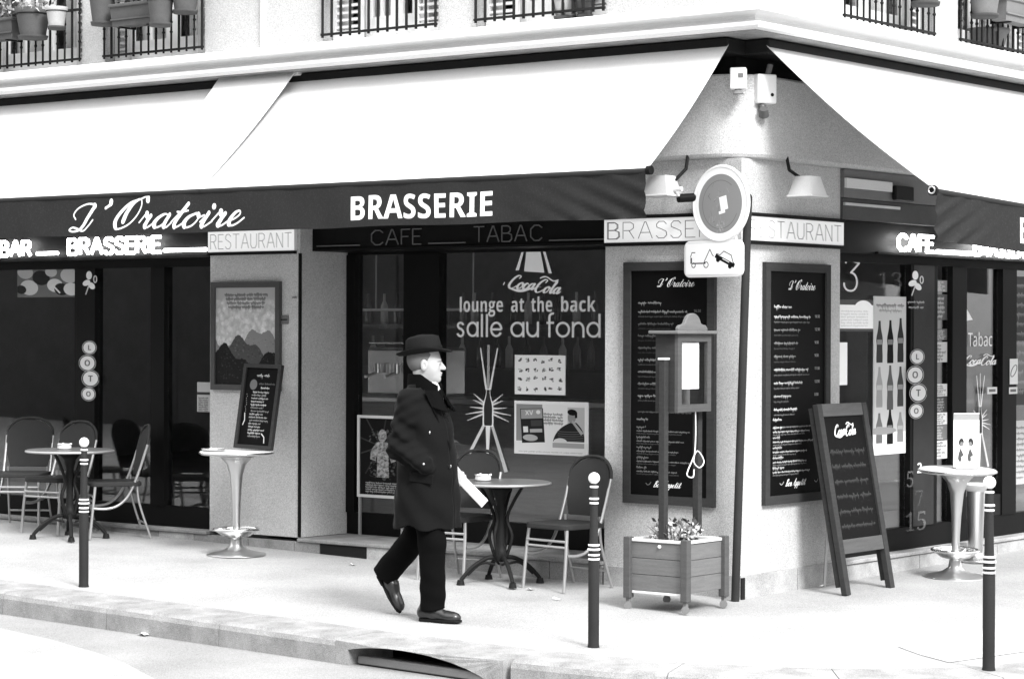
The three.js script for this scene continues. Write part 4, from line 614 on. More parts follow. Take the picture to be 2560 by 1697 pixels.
{ // poster on the pier: a plain stand-in with a pale sky and a dark hill shape
  const a = onZ(533, 706), b = onZ(704, 978), w = b.x - a.x, h = a.y - b.y;
  const t = framed('framed_poster', 'framed poster with a pale top and a dark hill shape on the grey pier', 'poster', w, h, 0.045, mat(0.09, 0.6, { tex: T.paint }), canvas(400, 470, (g, W, H) => {
    g.fillStyle = '#a2a2a2'; g.fillRect(0, 0, W, H); for (let i = 0; i < 900; i++) { g.fillStyle = `rgba(255,255,255,${rr(0, .14)})`; g.beginPath(); g.arc(rr(0, W), rr(60, 300), rr(4, 16), 0, 7); g.fill(); }
    for (const [y, v, ph] of [[250, 120, 0], [290, 70, 2], [330, 30, 4]]) { g.fillStyle = `rgb(${v},${v},${v})`; g.beginPath(); g.moveTo(0, H); for (let x = 0; x <= W; x += 6) g.lineTo(x, y + 46 * Math.sin(x / 62 + ph) + 18 * Math.sin(x / 21 + ph * 2) + rr(-3, 3)); g.lineTo(W, H); g.fill(); } for (let i = 0; i < 700; i++) { g.fillStyle = `rgba(${i % 2 ? 0 : 160},${i % 2 ? 0 : 160},${i % 2 ? 0 : 160},${rr(0, .18)})`; g.fillRect(rr(0, W), rr(240, H), rr(2, 12), rr(2, 9)); }
    for (let i = 0; i < 4; i++) { g.globalAlpha = .55; scribble(g, 60 + i * 8, 36 + i * 20, 280 - i * 16, 12, '#3a3a3a', 4); g.globalAlpha = 1; }
  }));
  t.position.set((a.x + b.x) / 2, b.y, 0.022);
  const p = thing('wall_plaque', 'small dark plaque beside the framed poster on the pier', 'plaque'); const c = onZ(711, 799); p.position.copy(c); add(p, 'plate', rbox(-0.045, 0.045, -0.035, 0.035, 0.001, 0.012, 0.004), mat(0.16, 0.6, { tex: T.paint })); add(p, 'slot', box(-0.04, 0.04, -0.004, 0.004, 0.0125, 0.015), M.black);
  const q = thing('framed_poster', 'white framed poster of a pale figure standing in the shop entrance', 'poster'); // stands inside the entrance glass
  const a2 = onZ(895, 1037, -0.5), b2 = onZ(1010, 1248, -0.5), w2 = b2.x - a2.x, h2 = a2.y - b2.y, f = 0.022;
  add(q, 'frame', [box(-w2 / 2, -w2 / 2 + f, 0, h2, -0.012, 0.012), box(w2 / 2 - f, w2 / 2, 0, h2, -0.012, 0.012), box(-w2 / 2 + f, w2 / 2 - f, 0, f, -0.012, 0.012), box(-w2 / 2 + f, w2 / 2 - f, h2 - f, h2, -0.012, 0.012)], M.offwhite);
  add(q, 'print', faceZ(-w2 / 2 + f, w2 / 2 - f, f, h2 - f, 0.001), printed(canvas(300, 520, (g, W, H) => { g.fillStyle = '#181818'; g.fillRect(0, 0, W, H); g.lineWidth = 10; for (let i = 0; i < 9; i++) { g.strokeStyle = `rgba(130,130,130,${rr(.2, .5)})`; g.beginPath(); g.moveTo(150, 190); g.lineTo(150 + Math.cos(i * .7) * 220, 190 + Math.sin(i * .7) * 220); g.stroke(); } g.fillStyle = '#9a9a9a'; g.beginPath(); g.ellipse(160, 118, 30, 44, 0.1, 0, 7); g.fill(); g.beginPath(); g.moveTo(132, 160); g.bezierCurveTo(90, 190, 70, 230, 74, 280); g.lineTo(112, 290); g.lineTo(124, 240); g.lineTo(122, 400); g.lineTo(208, 400); g.lineTo(204, 240); g.lineTo(222, 300); g.lineTo(256, 286); g.bezierCurveTo(252, 220, 230, 180, 190, 160); g.fill(); for (let i = 0; i < 500; i++) { g.fillStyle = `rgba(${i % 3 ? 15 : 215},${i % 3 ? 15 : 215},${i % 3 ? 15 : 215},${rr(.05, .3)})`; g.beginPath(); g.ellipse(rr(70, 250), rr(70, 410), rr(2, 14), rr(2, 12), rr(0, 3), 0, 7); g.fill(); } for (let i = 0; i < 5; i++) scribble(g, 40, 440 + i * 15, 220, 9, 'rgba(190,190,190,.7)', 3); })));
  add(q, 'leg', box(-w2 / 2 + 0.01, -w2 / 2 + 0.03, -(b2.y - PT), 0, -0.012, 0.006), M.tube); add(q, 'leg', box(w2 / 2 - 0.03, w2 / 2 - 0.01, -(b2.y - PT), 0, -0.012, 0.006), M.tube);
  q.position.set((a2.x + b2.x) / 2, b2.y, -0.5);
}

// ================================================================ menu boards
function menuTex(W, H, bright) {
  return canvas(W, H, (g) => {
    g.fillStyle = '#0b0b0b'; g.fillRect(0, 0, W, H); const k = W / 400, c = (a) => `rgba(235,235,235,${a * bright})`;
    script(g, "L' Oratoire", W * 0.34, 70 * k, 17 * k, { color: c(.85), thin: .09, thick: .26, slant: .5 });
    g.lineWidth = 3 * k; scribble(g, 36 * k, 142 * k, 120 * k, 13 * k, c(.95), 2 * k);
    const rows = [[.64, 1, '16.50'], [.46, .6, '12.50'], [.42, .6, '9.50'], [.38, .6, '9.50'], [.6, .9, '11.50'], [.5, .9, '12.50'], [.3, .8, '8.50'], [.42, 1, '8.50']];
    rows.forEach(([w, a, p], i) => { const y = (180 + i * 52) * k; scribble(g, 36 * k, y, W * w, 11 * k, c(a), 1.7 * k); scribble(g, 36 * k, y + 20 * k, W * w * rr(.8, 1.05), 6 * k, c(a * .5), 1.1 * k); g.fillStyle = c(.8); g.font = `${Math.round(15 * k)}px sans-serif`; g.fillText(p, W - 74 * k, y); });
    scribble(g, 36 * k, 612 * k, W * .7, 5 * k, c(.5), 1.6 * k);
    scribble(g, 30 * k, H * .665, 60 * k, 12 * k, c(.9), 1.9 * k);
    for (let i = 0; i < 5; i++) { const y = H * (.7 + i * .045); scribble(g, 30 * k, y, rr(46, 80) * k, 11 * k, c(.8), 1.7 * k); scribble(g, 30 * k, y + 16 * k, W * rr(.5, .72), 7 * k, c(.85), 1.3 * k); scribble(g, 30 * k, y + 27 * k, W * rr(.4, .6), 5 * k, c(.5), 1 * k); }
    script(g, 'Bon Appetit', W * .3, H * .962, 13 * k, { color: c(.95), thin: .1, thick: .28, slant: .45 }); g.strokeStyle = c(.8); g.lineWidth = 2.5 * k; for (const x of [.2, .82]) { g.beginPath(); g.moveTo(W * x, H * .945); g.quadraticCurveTo(W * (x + .03), H * .965, W * (x + .07), H * .94); g.stroke(); }
  });
}
{
  const f = mat(0.05, 0.6, { tex: T.wood });
  const a = framed('menu_board', 'tall framed black menu board behind the planter and menu case', 'menu board', 0.76, 1.68, 0.06, f, menuTex(560, 1360, 0.6), 0.6); a.position.set(-0.572, 0.613, 0.022);
  const b = framed('menu_board', 'tall narrow framed black menu board above the folding chalkboard', 'menu board', 0.87, 1.67, 0.06, f, menuTex(620, 1360, 1), 0.6); b.position.set(0.022, 0.62, -0.705); b.rotation.y = Math.PI / 2;
}
// ================================================================ round traffic sign on its leaning pole
{
  const p = onG(1838, 1503), t = thing('traffic_sign', 'round no-parking sign and tow-away plate on a leaning dark pole', 'traffic sign', [p.x, p.y, p.z]);
  t.rotation.set(0, 0, 0); const lean = new THREE.Group(); const top = onZ(1871, 494, p.z + 0.02), ax = (top.x - p.x), H = top.y - p.y;
  const P = (y) => V(ax * y / H, y, 0.02 * y / H);
  add(t, 'pole', rod([0, -0.05, 0], [ax, H, 0.02], 0.029), mat(0.04, 0.5, { tex: T.paint })); add(t, 'cap', tf(new THREE.SphereGeometry(0.029, 14, 8), ax, H, 0.02), M.bollard);
  const ang = -0.18;                                                 // the plates hang to the left of the pole, turned a little towards the street
  const dir = V(-0.984, 0, -0.18), nrm = V(-0.18, 0, 0.984);
  const q = new THREE.Quaternion().setFromRotationMatrix(new THREE.Matrix4().makeBasis(dir.clone().negate(), V(0, 1, 0), nrm));
  const put = (g, c, d) => { g.applyQuaternion(q); return tf(g, c.x + nrm.x * d, c.y, c.z + nrm.z * d); };
  const cy = 2.675, c1 = P(cy).addScaledVector(dir, 0.2).addScaledVector(nrm, 0.045), R = 0.25;
  add(t, 'disc', put(tf(new THREE.CylinderGeometry(R, R, 0.022, 56), 0, 0, 0, Math.PI / 2), c1, 0), M.brushed);
  const face = new THREE.CircleGeometry(R * 0.995, 56);
  add(t, 'disc_face', put(face, c1, 0.013), printed(canvas(512, 512, (g, W) => {
    g.fillStyle = '#f4f4f4'; g.fillRect(0, 0, W, W); g.fillStyle = '#8a8a8a'; g.beginPath(); g.arc(256, 256, 206, 0, 7); g.fill(); g.strokeStyle = 'rgba(20,20,20,.35)'; g.lineWidth = 3; g.beginPath(); g.arc(256, 262, 168, 0.4, 5.4); g.stroke();
    for (let i = 0; i < 30; i++) { g.strokeStyle = `rgba(${i % 2 ? 235 : 20},${i % 2 ? 235 : 20},${i % 2 ? 235 : 20},.3)`; g.lineWidth = rr(1, 3); const x = rr(150, 330), y = rr(120, 420); g.beginPath(); g.moveTo(x, y); g.lineTo(x + rr(-30, 40), y + rr(-40, 50)); g.stroke(); }
    for (let i = 0; i < 40; i++) { g.fillStyle = `rgba(220,220,220,${rr(.1, .4)})`; g.fillRect(rr(220, 300), rr(370, 450), rr(1, 7), rr(4, 22)); }
    g.fillStyle = '#f4f4f4'; g.save(); g.translate(292, 256); g.rotate(-0.2); g.fillRect(-38, -52, 70, 96); g.fillRect(-60, 44, 60, 20); g.restore();
  }), 0.45), 'grey round face with a white border and a torn white sticker');
  add(t, 'disc_rim', put(new THREE.TorusGeometry(R, 0.013, 8, 56), c1, 0.004), M.white);
  add(t, 'bracket', [put(box(-0.24, 0.02, -0.015, 0.015, -0.02, 0), P(cy + 0.09).addScaledVector(nrm, 0.03).addScaledVector(dir, 0.02), 0), put(box(-0.24, 0.02, -0.015, 0.015, -0.02, 0), P(2.32).addScaledVector(nrm, 0.03).addScaledVector(dir, 0.02), 0)], M.brushed);
  const c2 = P(2.305).addScaledVector(dir, 0.255).addScaledVector(nrm, 0.045), w = 0.53, h = 0.24;
  const rs = new THREE.Shape(), r = 0.045; rs.moveTo(-w / 2 + r, -h / 2); rs.lineTo(w / 2 - r, -h / 2); rs.absarc(w / 2 - r, -h / 2 + r, r, -Math.PI / 2, 0); rs.lineTo(w / 2, h / 2 - r); rs.absarc(w / 2 - r, h / 2 - r, r, 0, Math.PI / 2); rs.lineTo(-w / 2 + r, h / 2); rs.absarc(-w / 2 + r, h / 2 - r, r, Math.PI / 2, Math.PI); rs.lineTo(-w / 2, -h / 2 + r); rs.absarc(-w / 2 + r, -h / 2 + r, r, Math.PI, Math.PI * 1.5);
  add(t, 'plate', put(new THREE.ExtrudeGeometry(rs, { depth: 0.018, bevelEnabled: true, bevelSize: 0.004, bevelThickness: 0.004, bevelSegments: 2, curveSegments: 8 }), c2, -0.01), M.white);
  add(t, 'plate_face', put(new THREE.PlaneGeometry(w - 0.03, h - 0.03), c2, 0.0145), printed(canvas(512, 230, (g, W, H) => {
    g.fillStyle = '#f8f8f8'; g.fillRect(0, 0, W, H); g.strokeStyle = '#161616'; g.fillStyle = '#161616'; g.lineWidth = 6; g.lineJoin = 'round';
    g.fillRect(46, 104, 14, 44); g.beginPath(); g.moveTo(46, 100); g.lineTo(60, 66); g.lineTo(92, 66); g.stroke(); g.fillRect(62, 142, 130, 9); for (const [x, y, r] of [[76, 160, 17], [196, 158, 21]]) { g.beginPath(); g.arc(x, y, r, 0, 7); g.stroke(); } g.beginPath(); g.moveTo(176, 140); g.lineTo(232, 44); g.lineTo(256, 86); g.lineTo(268, 96); g.stroke();
    g.save(); g.translate(380, 116); g.rotate(0.42); g.beginPath(); g.moveTo(-96, 30); g.lineTo(-92, 0); g.lineTo(-58, -6); g.lineTo(-36, -44); g.lineTo(40, -44); g.lineTo(76, -4); g.lineTo(96, 4); g.lineTo(96, 30); g.stroke(); g.fillRect(-96, 2, 192, 30); g.fillStyle = '#f8f8f8'; g.fillRect(-26, 8, 70, 6); g.fillStyle = '#161616'; for (const x of [-62, 62]) { g.beginPath(); g.arc(x, 34, 19, 0, 7); g.fill(); } g.restore();
  }), 0.45), 'white plate with a tow-truck pictogram');
}
// ================================================================ things fixed to the corner
function floodlight(label, pos, turn) {
  const t = thing('floodlight', label, 'floodlight', pos, turn, 'floodlights under the corner frieze');
  const g = new THREE.CylinderGeometry(0.085, 0.13, 0.13, 4, 1); tf(g, 0, 0, 0, 0, Math.PI / 4); const p = g.attributes.position; for (let i = 0; i < p.count; i++) p.setX(i, p.getX(i) * 1.15); g.computeVertexNormals();
  add(t, 'hood', g.toNonIndexed(), M.offwhite); add(t, 'rim', [rbox(-0.115, 0.115, -0.078, -0.064, -0.1, 0.1, 0.005)], M.offwhite); add(t, 'glass', box(-0.1, 0.1, -0.082, -0.079, -0.085, 0.085), M.brushed);
  add(t, 'bracket', [rod([0.07, 0.03, -0.05], [0.07, 0.12, -0.19], 0.012), rod([0.07, 0.12, -0.19], [0.07, 0.23, -0.215], 0.012)], M.iron); add(t, 'knob', tf(new THREE.CylinderGeometry(0.016, 0.016, 0.07, 10), 0.13, -0.03, 0, 0, 0, Math.PI / 2), M.offwhite); return t;
}
floodlight('pale trapezoid floodlight beside the end of the BRASSERIE awning', [onZ(1655, 462, 0.26).x, 2.805, 0.26], 0); floodlight('pale trapezoid floodlight facing the right street', [0.26, 2.81, onX(2020, 462, 0.26).z], Math.PI / 2);
{
  const c = onZ(1728, 492, 0.12), t = thing('security_camera', 'small dark tube camera beside the round traffic sign', 'camera', [c.x, c.y, 0]);
  add(t, 'tube', rod([0.03, 0, 0.06], [-0.05, -0.012, 0.2], 0.03, 0.03, 16), M.black); add(t, 'hood', rod([0.04, 0.006, 0.05], [0.02, 0.003, 0.1], 0.034, 0.034, 16), M.offwhite); add(t, 'bracket', rod([0.03, 0, 0.001], [0.03, 0, 0.07], 0.012), M.iron);
  const a = onZ(1850, 200, 0.1), b = thing('alarm_box', 'small white alarm box with a wedge foot high on the rounded corner', 'alarm box', [a.x - 0.02, a.y, 0.085], 0.5);
  add(b, 'case', rbox(-0.055, 0.055, -0.06, 0.085, -0.06, 0.035, 0.01), M.white); add(b, 'foot', tf(new THREE.CylinderGeometry(0.03, 0.05, 0.03, 4), 0, -0.076, 0, 0, Math.PI / 4), M.potmid); add(b, 'badge', rbox(-0.0, 0.035, 0.015, 0.045, 0.035, 0.038, 0.001), M.potmid);
  const d = onX(1916, 222, 0.09), e = thing('alarm_box', 'larger white alarm box with a dark spotlight under it', 'alarm box', [0.06, d.y, d.z - 0.02], 1.1);
  add(e, 'case', rbox(-0.075, 0.075, -0.1, 0.1, -0.04, 0.05, 0.012), M.white); add(e, 'keyhole', tf(new THREE.CylinderGeometry(0.012, 0.012, 0.006, 10), 0.035, -0.04, 0.052, Math.PI / 2), M.iron);
  add(e, 'spotlight', [tf(new THREE.CylinderGeometry(0.028, 0.036, 0.06, 12), -0.03, -0.16, 0.05, 0.7, 0, 0.4), tf(new THREE.SphereGeometry(0.026, 10, 8), -0.03, -0.125, 0.03)], mat(0.08, 0.4)); add(e, 'mast', rod([0.03, 0.1, 0], [0.05, 0.17, 0], 0.02), M.potmid);
}
// ================================================================ planter with posts and a menu case
{
  const gx = -0.06, gz = 0.68, g0 = gy(gx, gz), t = thing('planter_box', 'wooden planter box on casters at the corner', 'planter', [gx, g0, gz]);
  const hx = 0.225, hz = 0.225, y0 = 0.125, y1 = 0.445;
  for (const [n, b] of [['panel', [-hx + 0.02, hx - 0.02, y0, y1, hz - 0.025, hz - 0.003]], ['panel', [-hx + 0.02, hx - 0.02, y0, y1, -hz + 0.003, -hz + 0.025]], ['panel', [hx - 0.025, hx - 0.003, y0, y1, -hz + 0.026, hz - 0.026]], ['panel', [-hx + 0.003, -hx + 0.025, y0, y1, -hz + 0.026, hz - 0.026]]]) {
    const v = (b[3] - b[2]) / 3; for (let i = 0; i < 3; i++) add(t, 'plank', rbox(b[0], b[1], b[2] + i * v + 0.0015, b[2] + (i + 1) * v - 0.0015, b[4], b[5], 0.003), M.wood);
  }
  for (const [sx, sz] of [[-1, 1], [1, 1], [1, -1], [-1, -1]]) {
    add(t, 'post', rbox(sx * hx - 0.026, sx * hx + 0.026, 0.075, 0.475, sz * hz - 0.026, sz * hz + 0.026, 0.005), M.woodmid);
    const c = add(t, 'caster', [tf(new THREE.CylinderGeometry(0.026, 0.026, 0.018, 14), sx * hx + 0.006, 0.026, sz * hz + 0.012, Math.PI / 2, 0.5), box(sx * hx - 0.012, sx * hx + 0.012, 0.03, 0.075, sz * hz - 0.012, sz * hz + 0.012)], M.potmid);
  }
  add(t, 'rail', [rbox(-hx + 0.027, hx - 0.027, y1 + 0.001, y1 + 0.02, hz - 0.03, hz + 0.006, 0.004), rbox(hx - 0.03, hx + 0.006, y1 + 0.001, y1 + 0.02, -hz + 0.03, hz - 0.032, 0.004), rbox(-hx + 0.027, hx - 0.027, y1 + 0.001, y1 + 0.02, -hz - 0.006, -hz + 0.03, 0.004), rbox(-hx - 0.006, -hx + 0.03, y1 + 0.001, y1 + 0.02, -hz + 0.032, hz - 0.032, 0.004)], M.offwhite, 'pale rail round the top');
  add(t, 'rail', [rbox(-hx + 0.027, hx - 0.027, y0 - 0.018, y0 - 0.001, hz - 0.028, hz + 0.002, 0.004)], M.offwhite);
  add(t, 'base', box(-hx + 0.026, hx - 0.026, y0, y0 + 0.02, -hz + 0.027, hz - 0.027), M.wooddark); add(t, 'soil', box(-hx + 0.026, hx - 0.026, y0 + 0.02, y1 - 0.05, -hz + 0.027, hz - 0.027), M.soil);
  add(t, 'screw', tf(new THREE.SphereGeometry(0.012, 10, 6), 0.02, y1 - 0.025, hz + 0.001), M.white);
  const pl = thing('bedding_plant', 'scraggy leafy plants growing in the planter box', 'plant', [gx, g0 + y1 - 0.05, gz]);
  seed = 91; add(pl, 'stem', stems(26, 0.16, 0.16, 0.16), M.leaf); add(pl, 'foliage', leaves(300, 0.17, 0.14, 0.17, 0.034, 0.02), M.leafpale); add(pl, 'dark_leaf', leaves(90, 0.16, 0.15, 0.16, 0.04, 0.03), M.leafdark).userData.kind = 'stuff';
  // menu case between two posts
  const px = gx + 0.0, zf = gz + 0.125, zb = gz - 0.25, ys = y1 - 0.1, m = thing('menu_case', 'dark wooden menu case with a curved top on two posts', 'menu display', [px, g0 + ys, 0]);
  const B = -ys; add(m, 'post', [rbox(-0.024, 0.024, 0, 1.63 + B, zf + 0.005, zf + 0.053, 0.006)], M.wooddark); add(m, 'post_cap', rbox(-0.03, 0.03, 1.63 + B, 1.645 + B, zf - 0.001, zf + 0.059, 0.005), M.offwhite); add(m, 'post', [rbox(-0.024, 0.024, 0, 1.3 + B, zb - 0.02, zb + 0.028, 0.006)], M.wooddark);  // cap is pale to carry the highlight on the post top
  const z0 = zb - 0.02, z1 = zf, yc0 = 1.29 + B, yc1 = 1.8 + B, d = 0.085;
  add(m, 'case', [box(-d, -d + 0.015, yc0, yc1, z0, z1), box(-d + 0.015, d - 0.02, yc0, yc0 + 0.02, z0, z1), box(-d + 0.015, d - 0.02, yc1 - 0.02, yc1, z0, z1), box(-d + 0.015, d - 0.02, yc0 + 0.02, yc1 - 0.02, z0, z0 + 0.018), box(-d + 0.015, d - 0.02, yc0 + 0.02, yc1 - 0.02, z1 - 0.018, z1)], M.wooddark);
  const door = add(m, 'door', [box(d - 0.019, d + 0.006, yc0, yc1, z0, z0 + 0.045), box(d - 0.019, d + 0.006, yc0, yc1, z1 - 0.045, z1), box(d - 0.019, d + 0.006, yc0, yc0 + 0.05, z0 + 0.045, z1 - 0.045), box(d - 0.019, d + 0.006, yc1 - 0.05, yc1, z0 + 0.045, z1 - 0.045)], M.woodmid);
  add(door, 'pane', box(d - 0.004, d - 0.001, yc0 + 0.05, yc1 - 0.05, z0 + 0.046, z1 - 0.046), M.glass);
  add(m, 'menu_sheet', faceX(z1 - 0.075, z0 + 0.12, yc1 - 0.36, yc1 - 0.055, d - 0.012), M.paper, 'blank-looking white menu sheet'); add(m, 'back_board', box(-d + 0.016, -d + 0.02, yc0 + 0.021, yc1 - 0.021, z0 + 0.019, z1 - 0.019), M.potmid);
  add(m, 'roof', rbox(-d - 0.03, d + 0.035, yc1 + 0.001, yc1 + 0.022, z0 - 0.04, z1 + 0.045, 0.006), M.wood);
  const s = new THREE.Shape(); s.moveTo(-0.17, 0); s.lineTo(-0.17, 0.012); s.bezierCurveTo(-0.15, 0.05, -0.12, 0.02, -0.09, 0.05); s.bezierCurveTo(-0.06, 0.13, 0.06, 0.13, 0.09, 0.05); s.bezierCurveTo(0.12, 0.02, 0.15, 0.05, 0.17, 0.012); s.lineTo(0.17, 0); s.closePath();
  add(m, 'pediment', tf(new THREE.ExtrudeGeometry(s, { depth: 0.02, bevelEnabled: true, bevelSize: 0.003, bevelThickness: 0.003, bevelSegments: 1 }), d - 0.03, yc1 + 0.024, (z0 + z1) / 2, 0, Math.PI / 2), M.wood, 'curved wooden pediment');
  add(m, 'cord', tube([[0.06, yc0, z0 + 0.14], [0.065, yc0 - 0.15, z0 + 0.145], [0.07, yc0 - 0.26, z0 + 0.16], [0.075, yc0 - 0.33, z0 + 0.18], [0.08, yc0 - 0.37, z0 + 0.12], [0.075, yc0 - 0.33, z0 + 0.06], [0.07, yc0 - 0.26, z0 + 0.13], [0.07, yc0 - 0.33, z0 + 0.2], [0.075, yc0 - 0.41, z0 + 0.26], [0.075, yc0 - 0.43, z0 + 0.19], [0.07, yc0 - 0.38, z0 + 0.17]], 0.0042, 90, 6), M.white, 'loose white cord hanging in a loop');
}
// ================================================================ folding chalkboard
{
  const zc = -0.98, w = 0.68, x0 = 0.44, t = thing('folding_chalkboard', 'dark folding chalkboard with faint writing on the right street pavement', 'chalkboard', [x0, gy(x0, zc), zc], Math.PI / 2);
  const L = 1.33, a = Math.atan2(0.24, 1.31), face = new THREE.Group(), R = (g) => tf(g, 0, 0, 0, -a, 0, 0), fr = 0.062;
  for (const s of [-1, 1]) add(t, 'rail', R(rbox(s * (w / 2) - (s > 0 ? fr : 0), s * (w / 2) + (s > 0 ? 0 : fr), 0, L, -0.022, 0.022, 0.005)), M.wooddark);
  add(t, 'crossbar', R(rbox(-w / 2 + fr, w / 2 - fr, L - 0.09, L, -0.018, 0.018, 0.005)), M.woodmid); add(t, 'crossbar', R(rbox(-w / 2 + fr, w / 2 - fr, 0.28, 0.38, -0.018, 0.018, 0.005)), M.woodmid);
  add(t, 'board', R(box(-w / 2 + fr, w / 2 - fr, 0.381, L - 0.091, -0.012, 0.002)), M.slate);
  add(t, 'board_face', R(faceZ(-w / 2 + fr, w / 2 - fr, 0.381, L - 0.091, 0.005)), printed(canvas(420, 640, (g, W, H) => { g.fillStyle = '#141414'; g.fillRect(0, 0, W, H); colaWord(g, W * .5, 76, 220, '#f4f4f4', -.06); for (let i = 0; i < 6; i++) { scribble(g, 30, 190 + i * 78, 350, 26, 'rgba(210,210,210,.22)', 3.5); } for (let i = 0; i < 400; i++) { g.fillStyle = `rgba(200,200,200,${rr(0, .05)})`; g.fillRect(rr(0, W), rr(0, H), rr(4, 30), rr(1, 4)); } }), 0.85), 'slate face with white drinks lettering on top');
  for (const s of [-1, 1]) add(t, 'back_rail', R(rbox(s * (w / 2) - (s > 0 ? 0.04 : -0.012), s * (w / 2) + (s > 0 ? -0.012 : 0.04), 0.06, L - 0.02, -0.066, -0.03, 0.004)), M.wooddark); add(t, 'back_leg', rod([0.02, L * Math.cos(a) - 0.12, -L * Math.sin(a) - 0.05], [0.0, 0.0, -0.36], 0.012), M.tube);
  add(t, 'hinge', [rod([-w / 2 + 0.1, L * Math.cos(a) - 0.1, -L * Math.sin(a) - 0.01], [w / 2 - 0.1, L * Math.cos(a) - 0.1, -L * Math.sin(a) - 0.01], 0.01)], M.tube);
}
// ================================================================ pedestal tables
function pedestalTable(label, x, z, tilt) {
  const t = thing('pedestal_table', label, 'table', [x, gy(x, z), z], 0, 'round pedestal tables against the piers');
  const h = 0.79;
  const stem = add(t, 'stem', lathe([[0.03, 0.14], [0.03, 0.3], [0.036, 0.45], [0.05, 0.62], [0.075, 0.7], [0.12, 0.75], [0.19, h - 0.02], [0.0, h - 0.02]], 36), M.brushed);
  add(t, 'base', lathe([[0, 0], [0.225, 0], [0.228, 0.008], [0.2, 0.02], [0.1, 0.04], [0.05, 0.075], [0.04, 0.14], [0, 0.14]], 40), M.brushed); add(t, 'top', lathe([[0, h - 0.018], [0.27, h - 0.018], [0.284, h - 0.008], [0.284, h + 0.004], [0.276, h + 0.01], [0, h + 0.01]], 48), M.offwhite);
  add(t, 'edge_band', tf(new THREE.TorusGeometry(0.284, 0.008, 8, 48), 0, h - 0.003, 0, Math.PI / 2), M.chrome);
  add(t, 'foot_ring', [tf(new THREE.TorusGeometry(0.17, 0.012, 8, 40), 0, 0.2, 0, Math.PI / 2), ...[0, 1, 2, 3].map((k) => rod([0.03 * Math.cos(k * 1.57), 0.15, 0.03 * Math.sin(k * 1.57)], [0.17 * Math.cos(k * 1.57), 0.2, 0.17 * Math.sin(k * 1.57)], 0.007)), lathe([[0.05, 0.135], [0.11, 0.15], [0.165, 0.19], [0.16, 0.195], [0.1, 0.16], [0.05, 0.145]], 32)], M.chrome);
  t.rotation.set(tilt[0], 0, tilt[1]); return t;
}
const tabL = onG(590, 1388), tabR = onG(2388, 1443);
pedestalTable('round pedestal table with a small blackboard by the poster pier', tabL.x, tabL.z, [0, 0]); pedestalTable('round pedestal table with a white card by the tobacco door', tabR.x, tabR.z, [0.02, -0.035]);
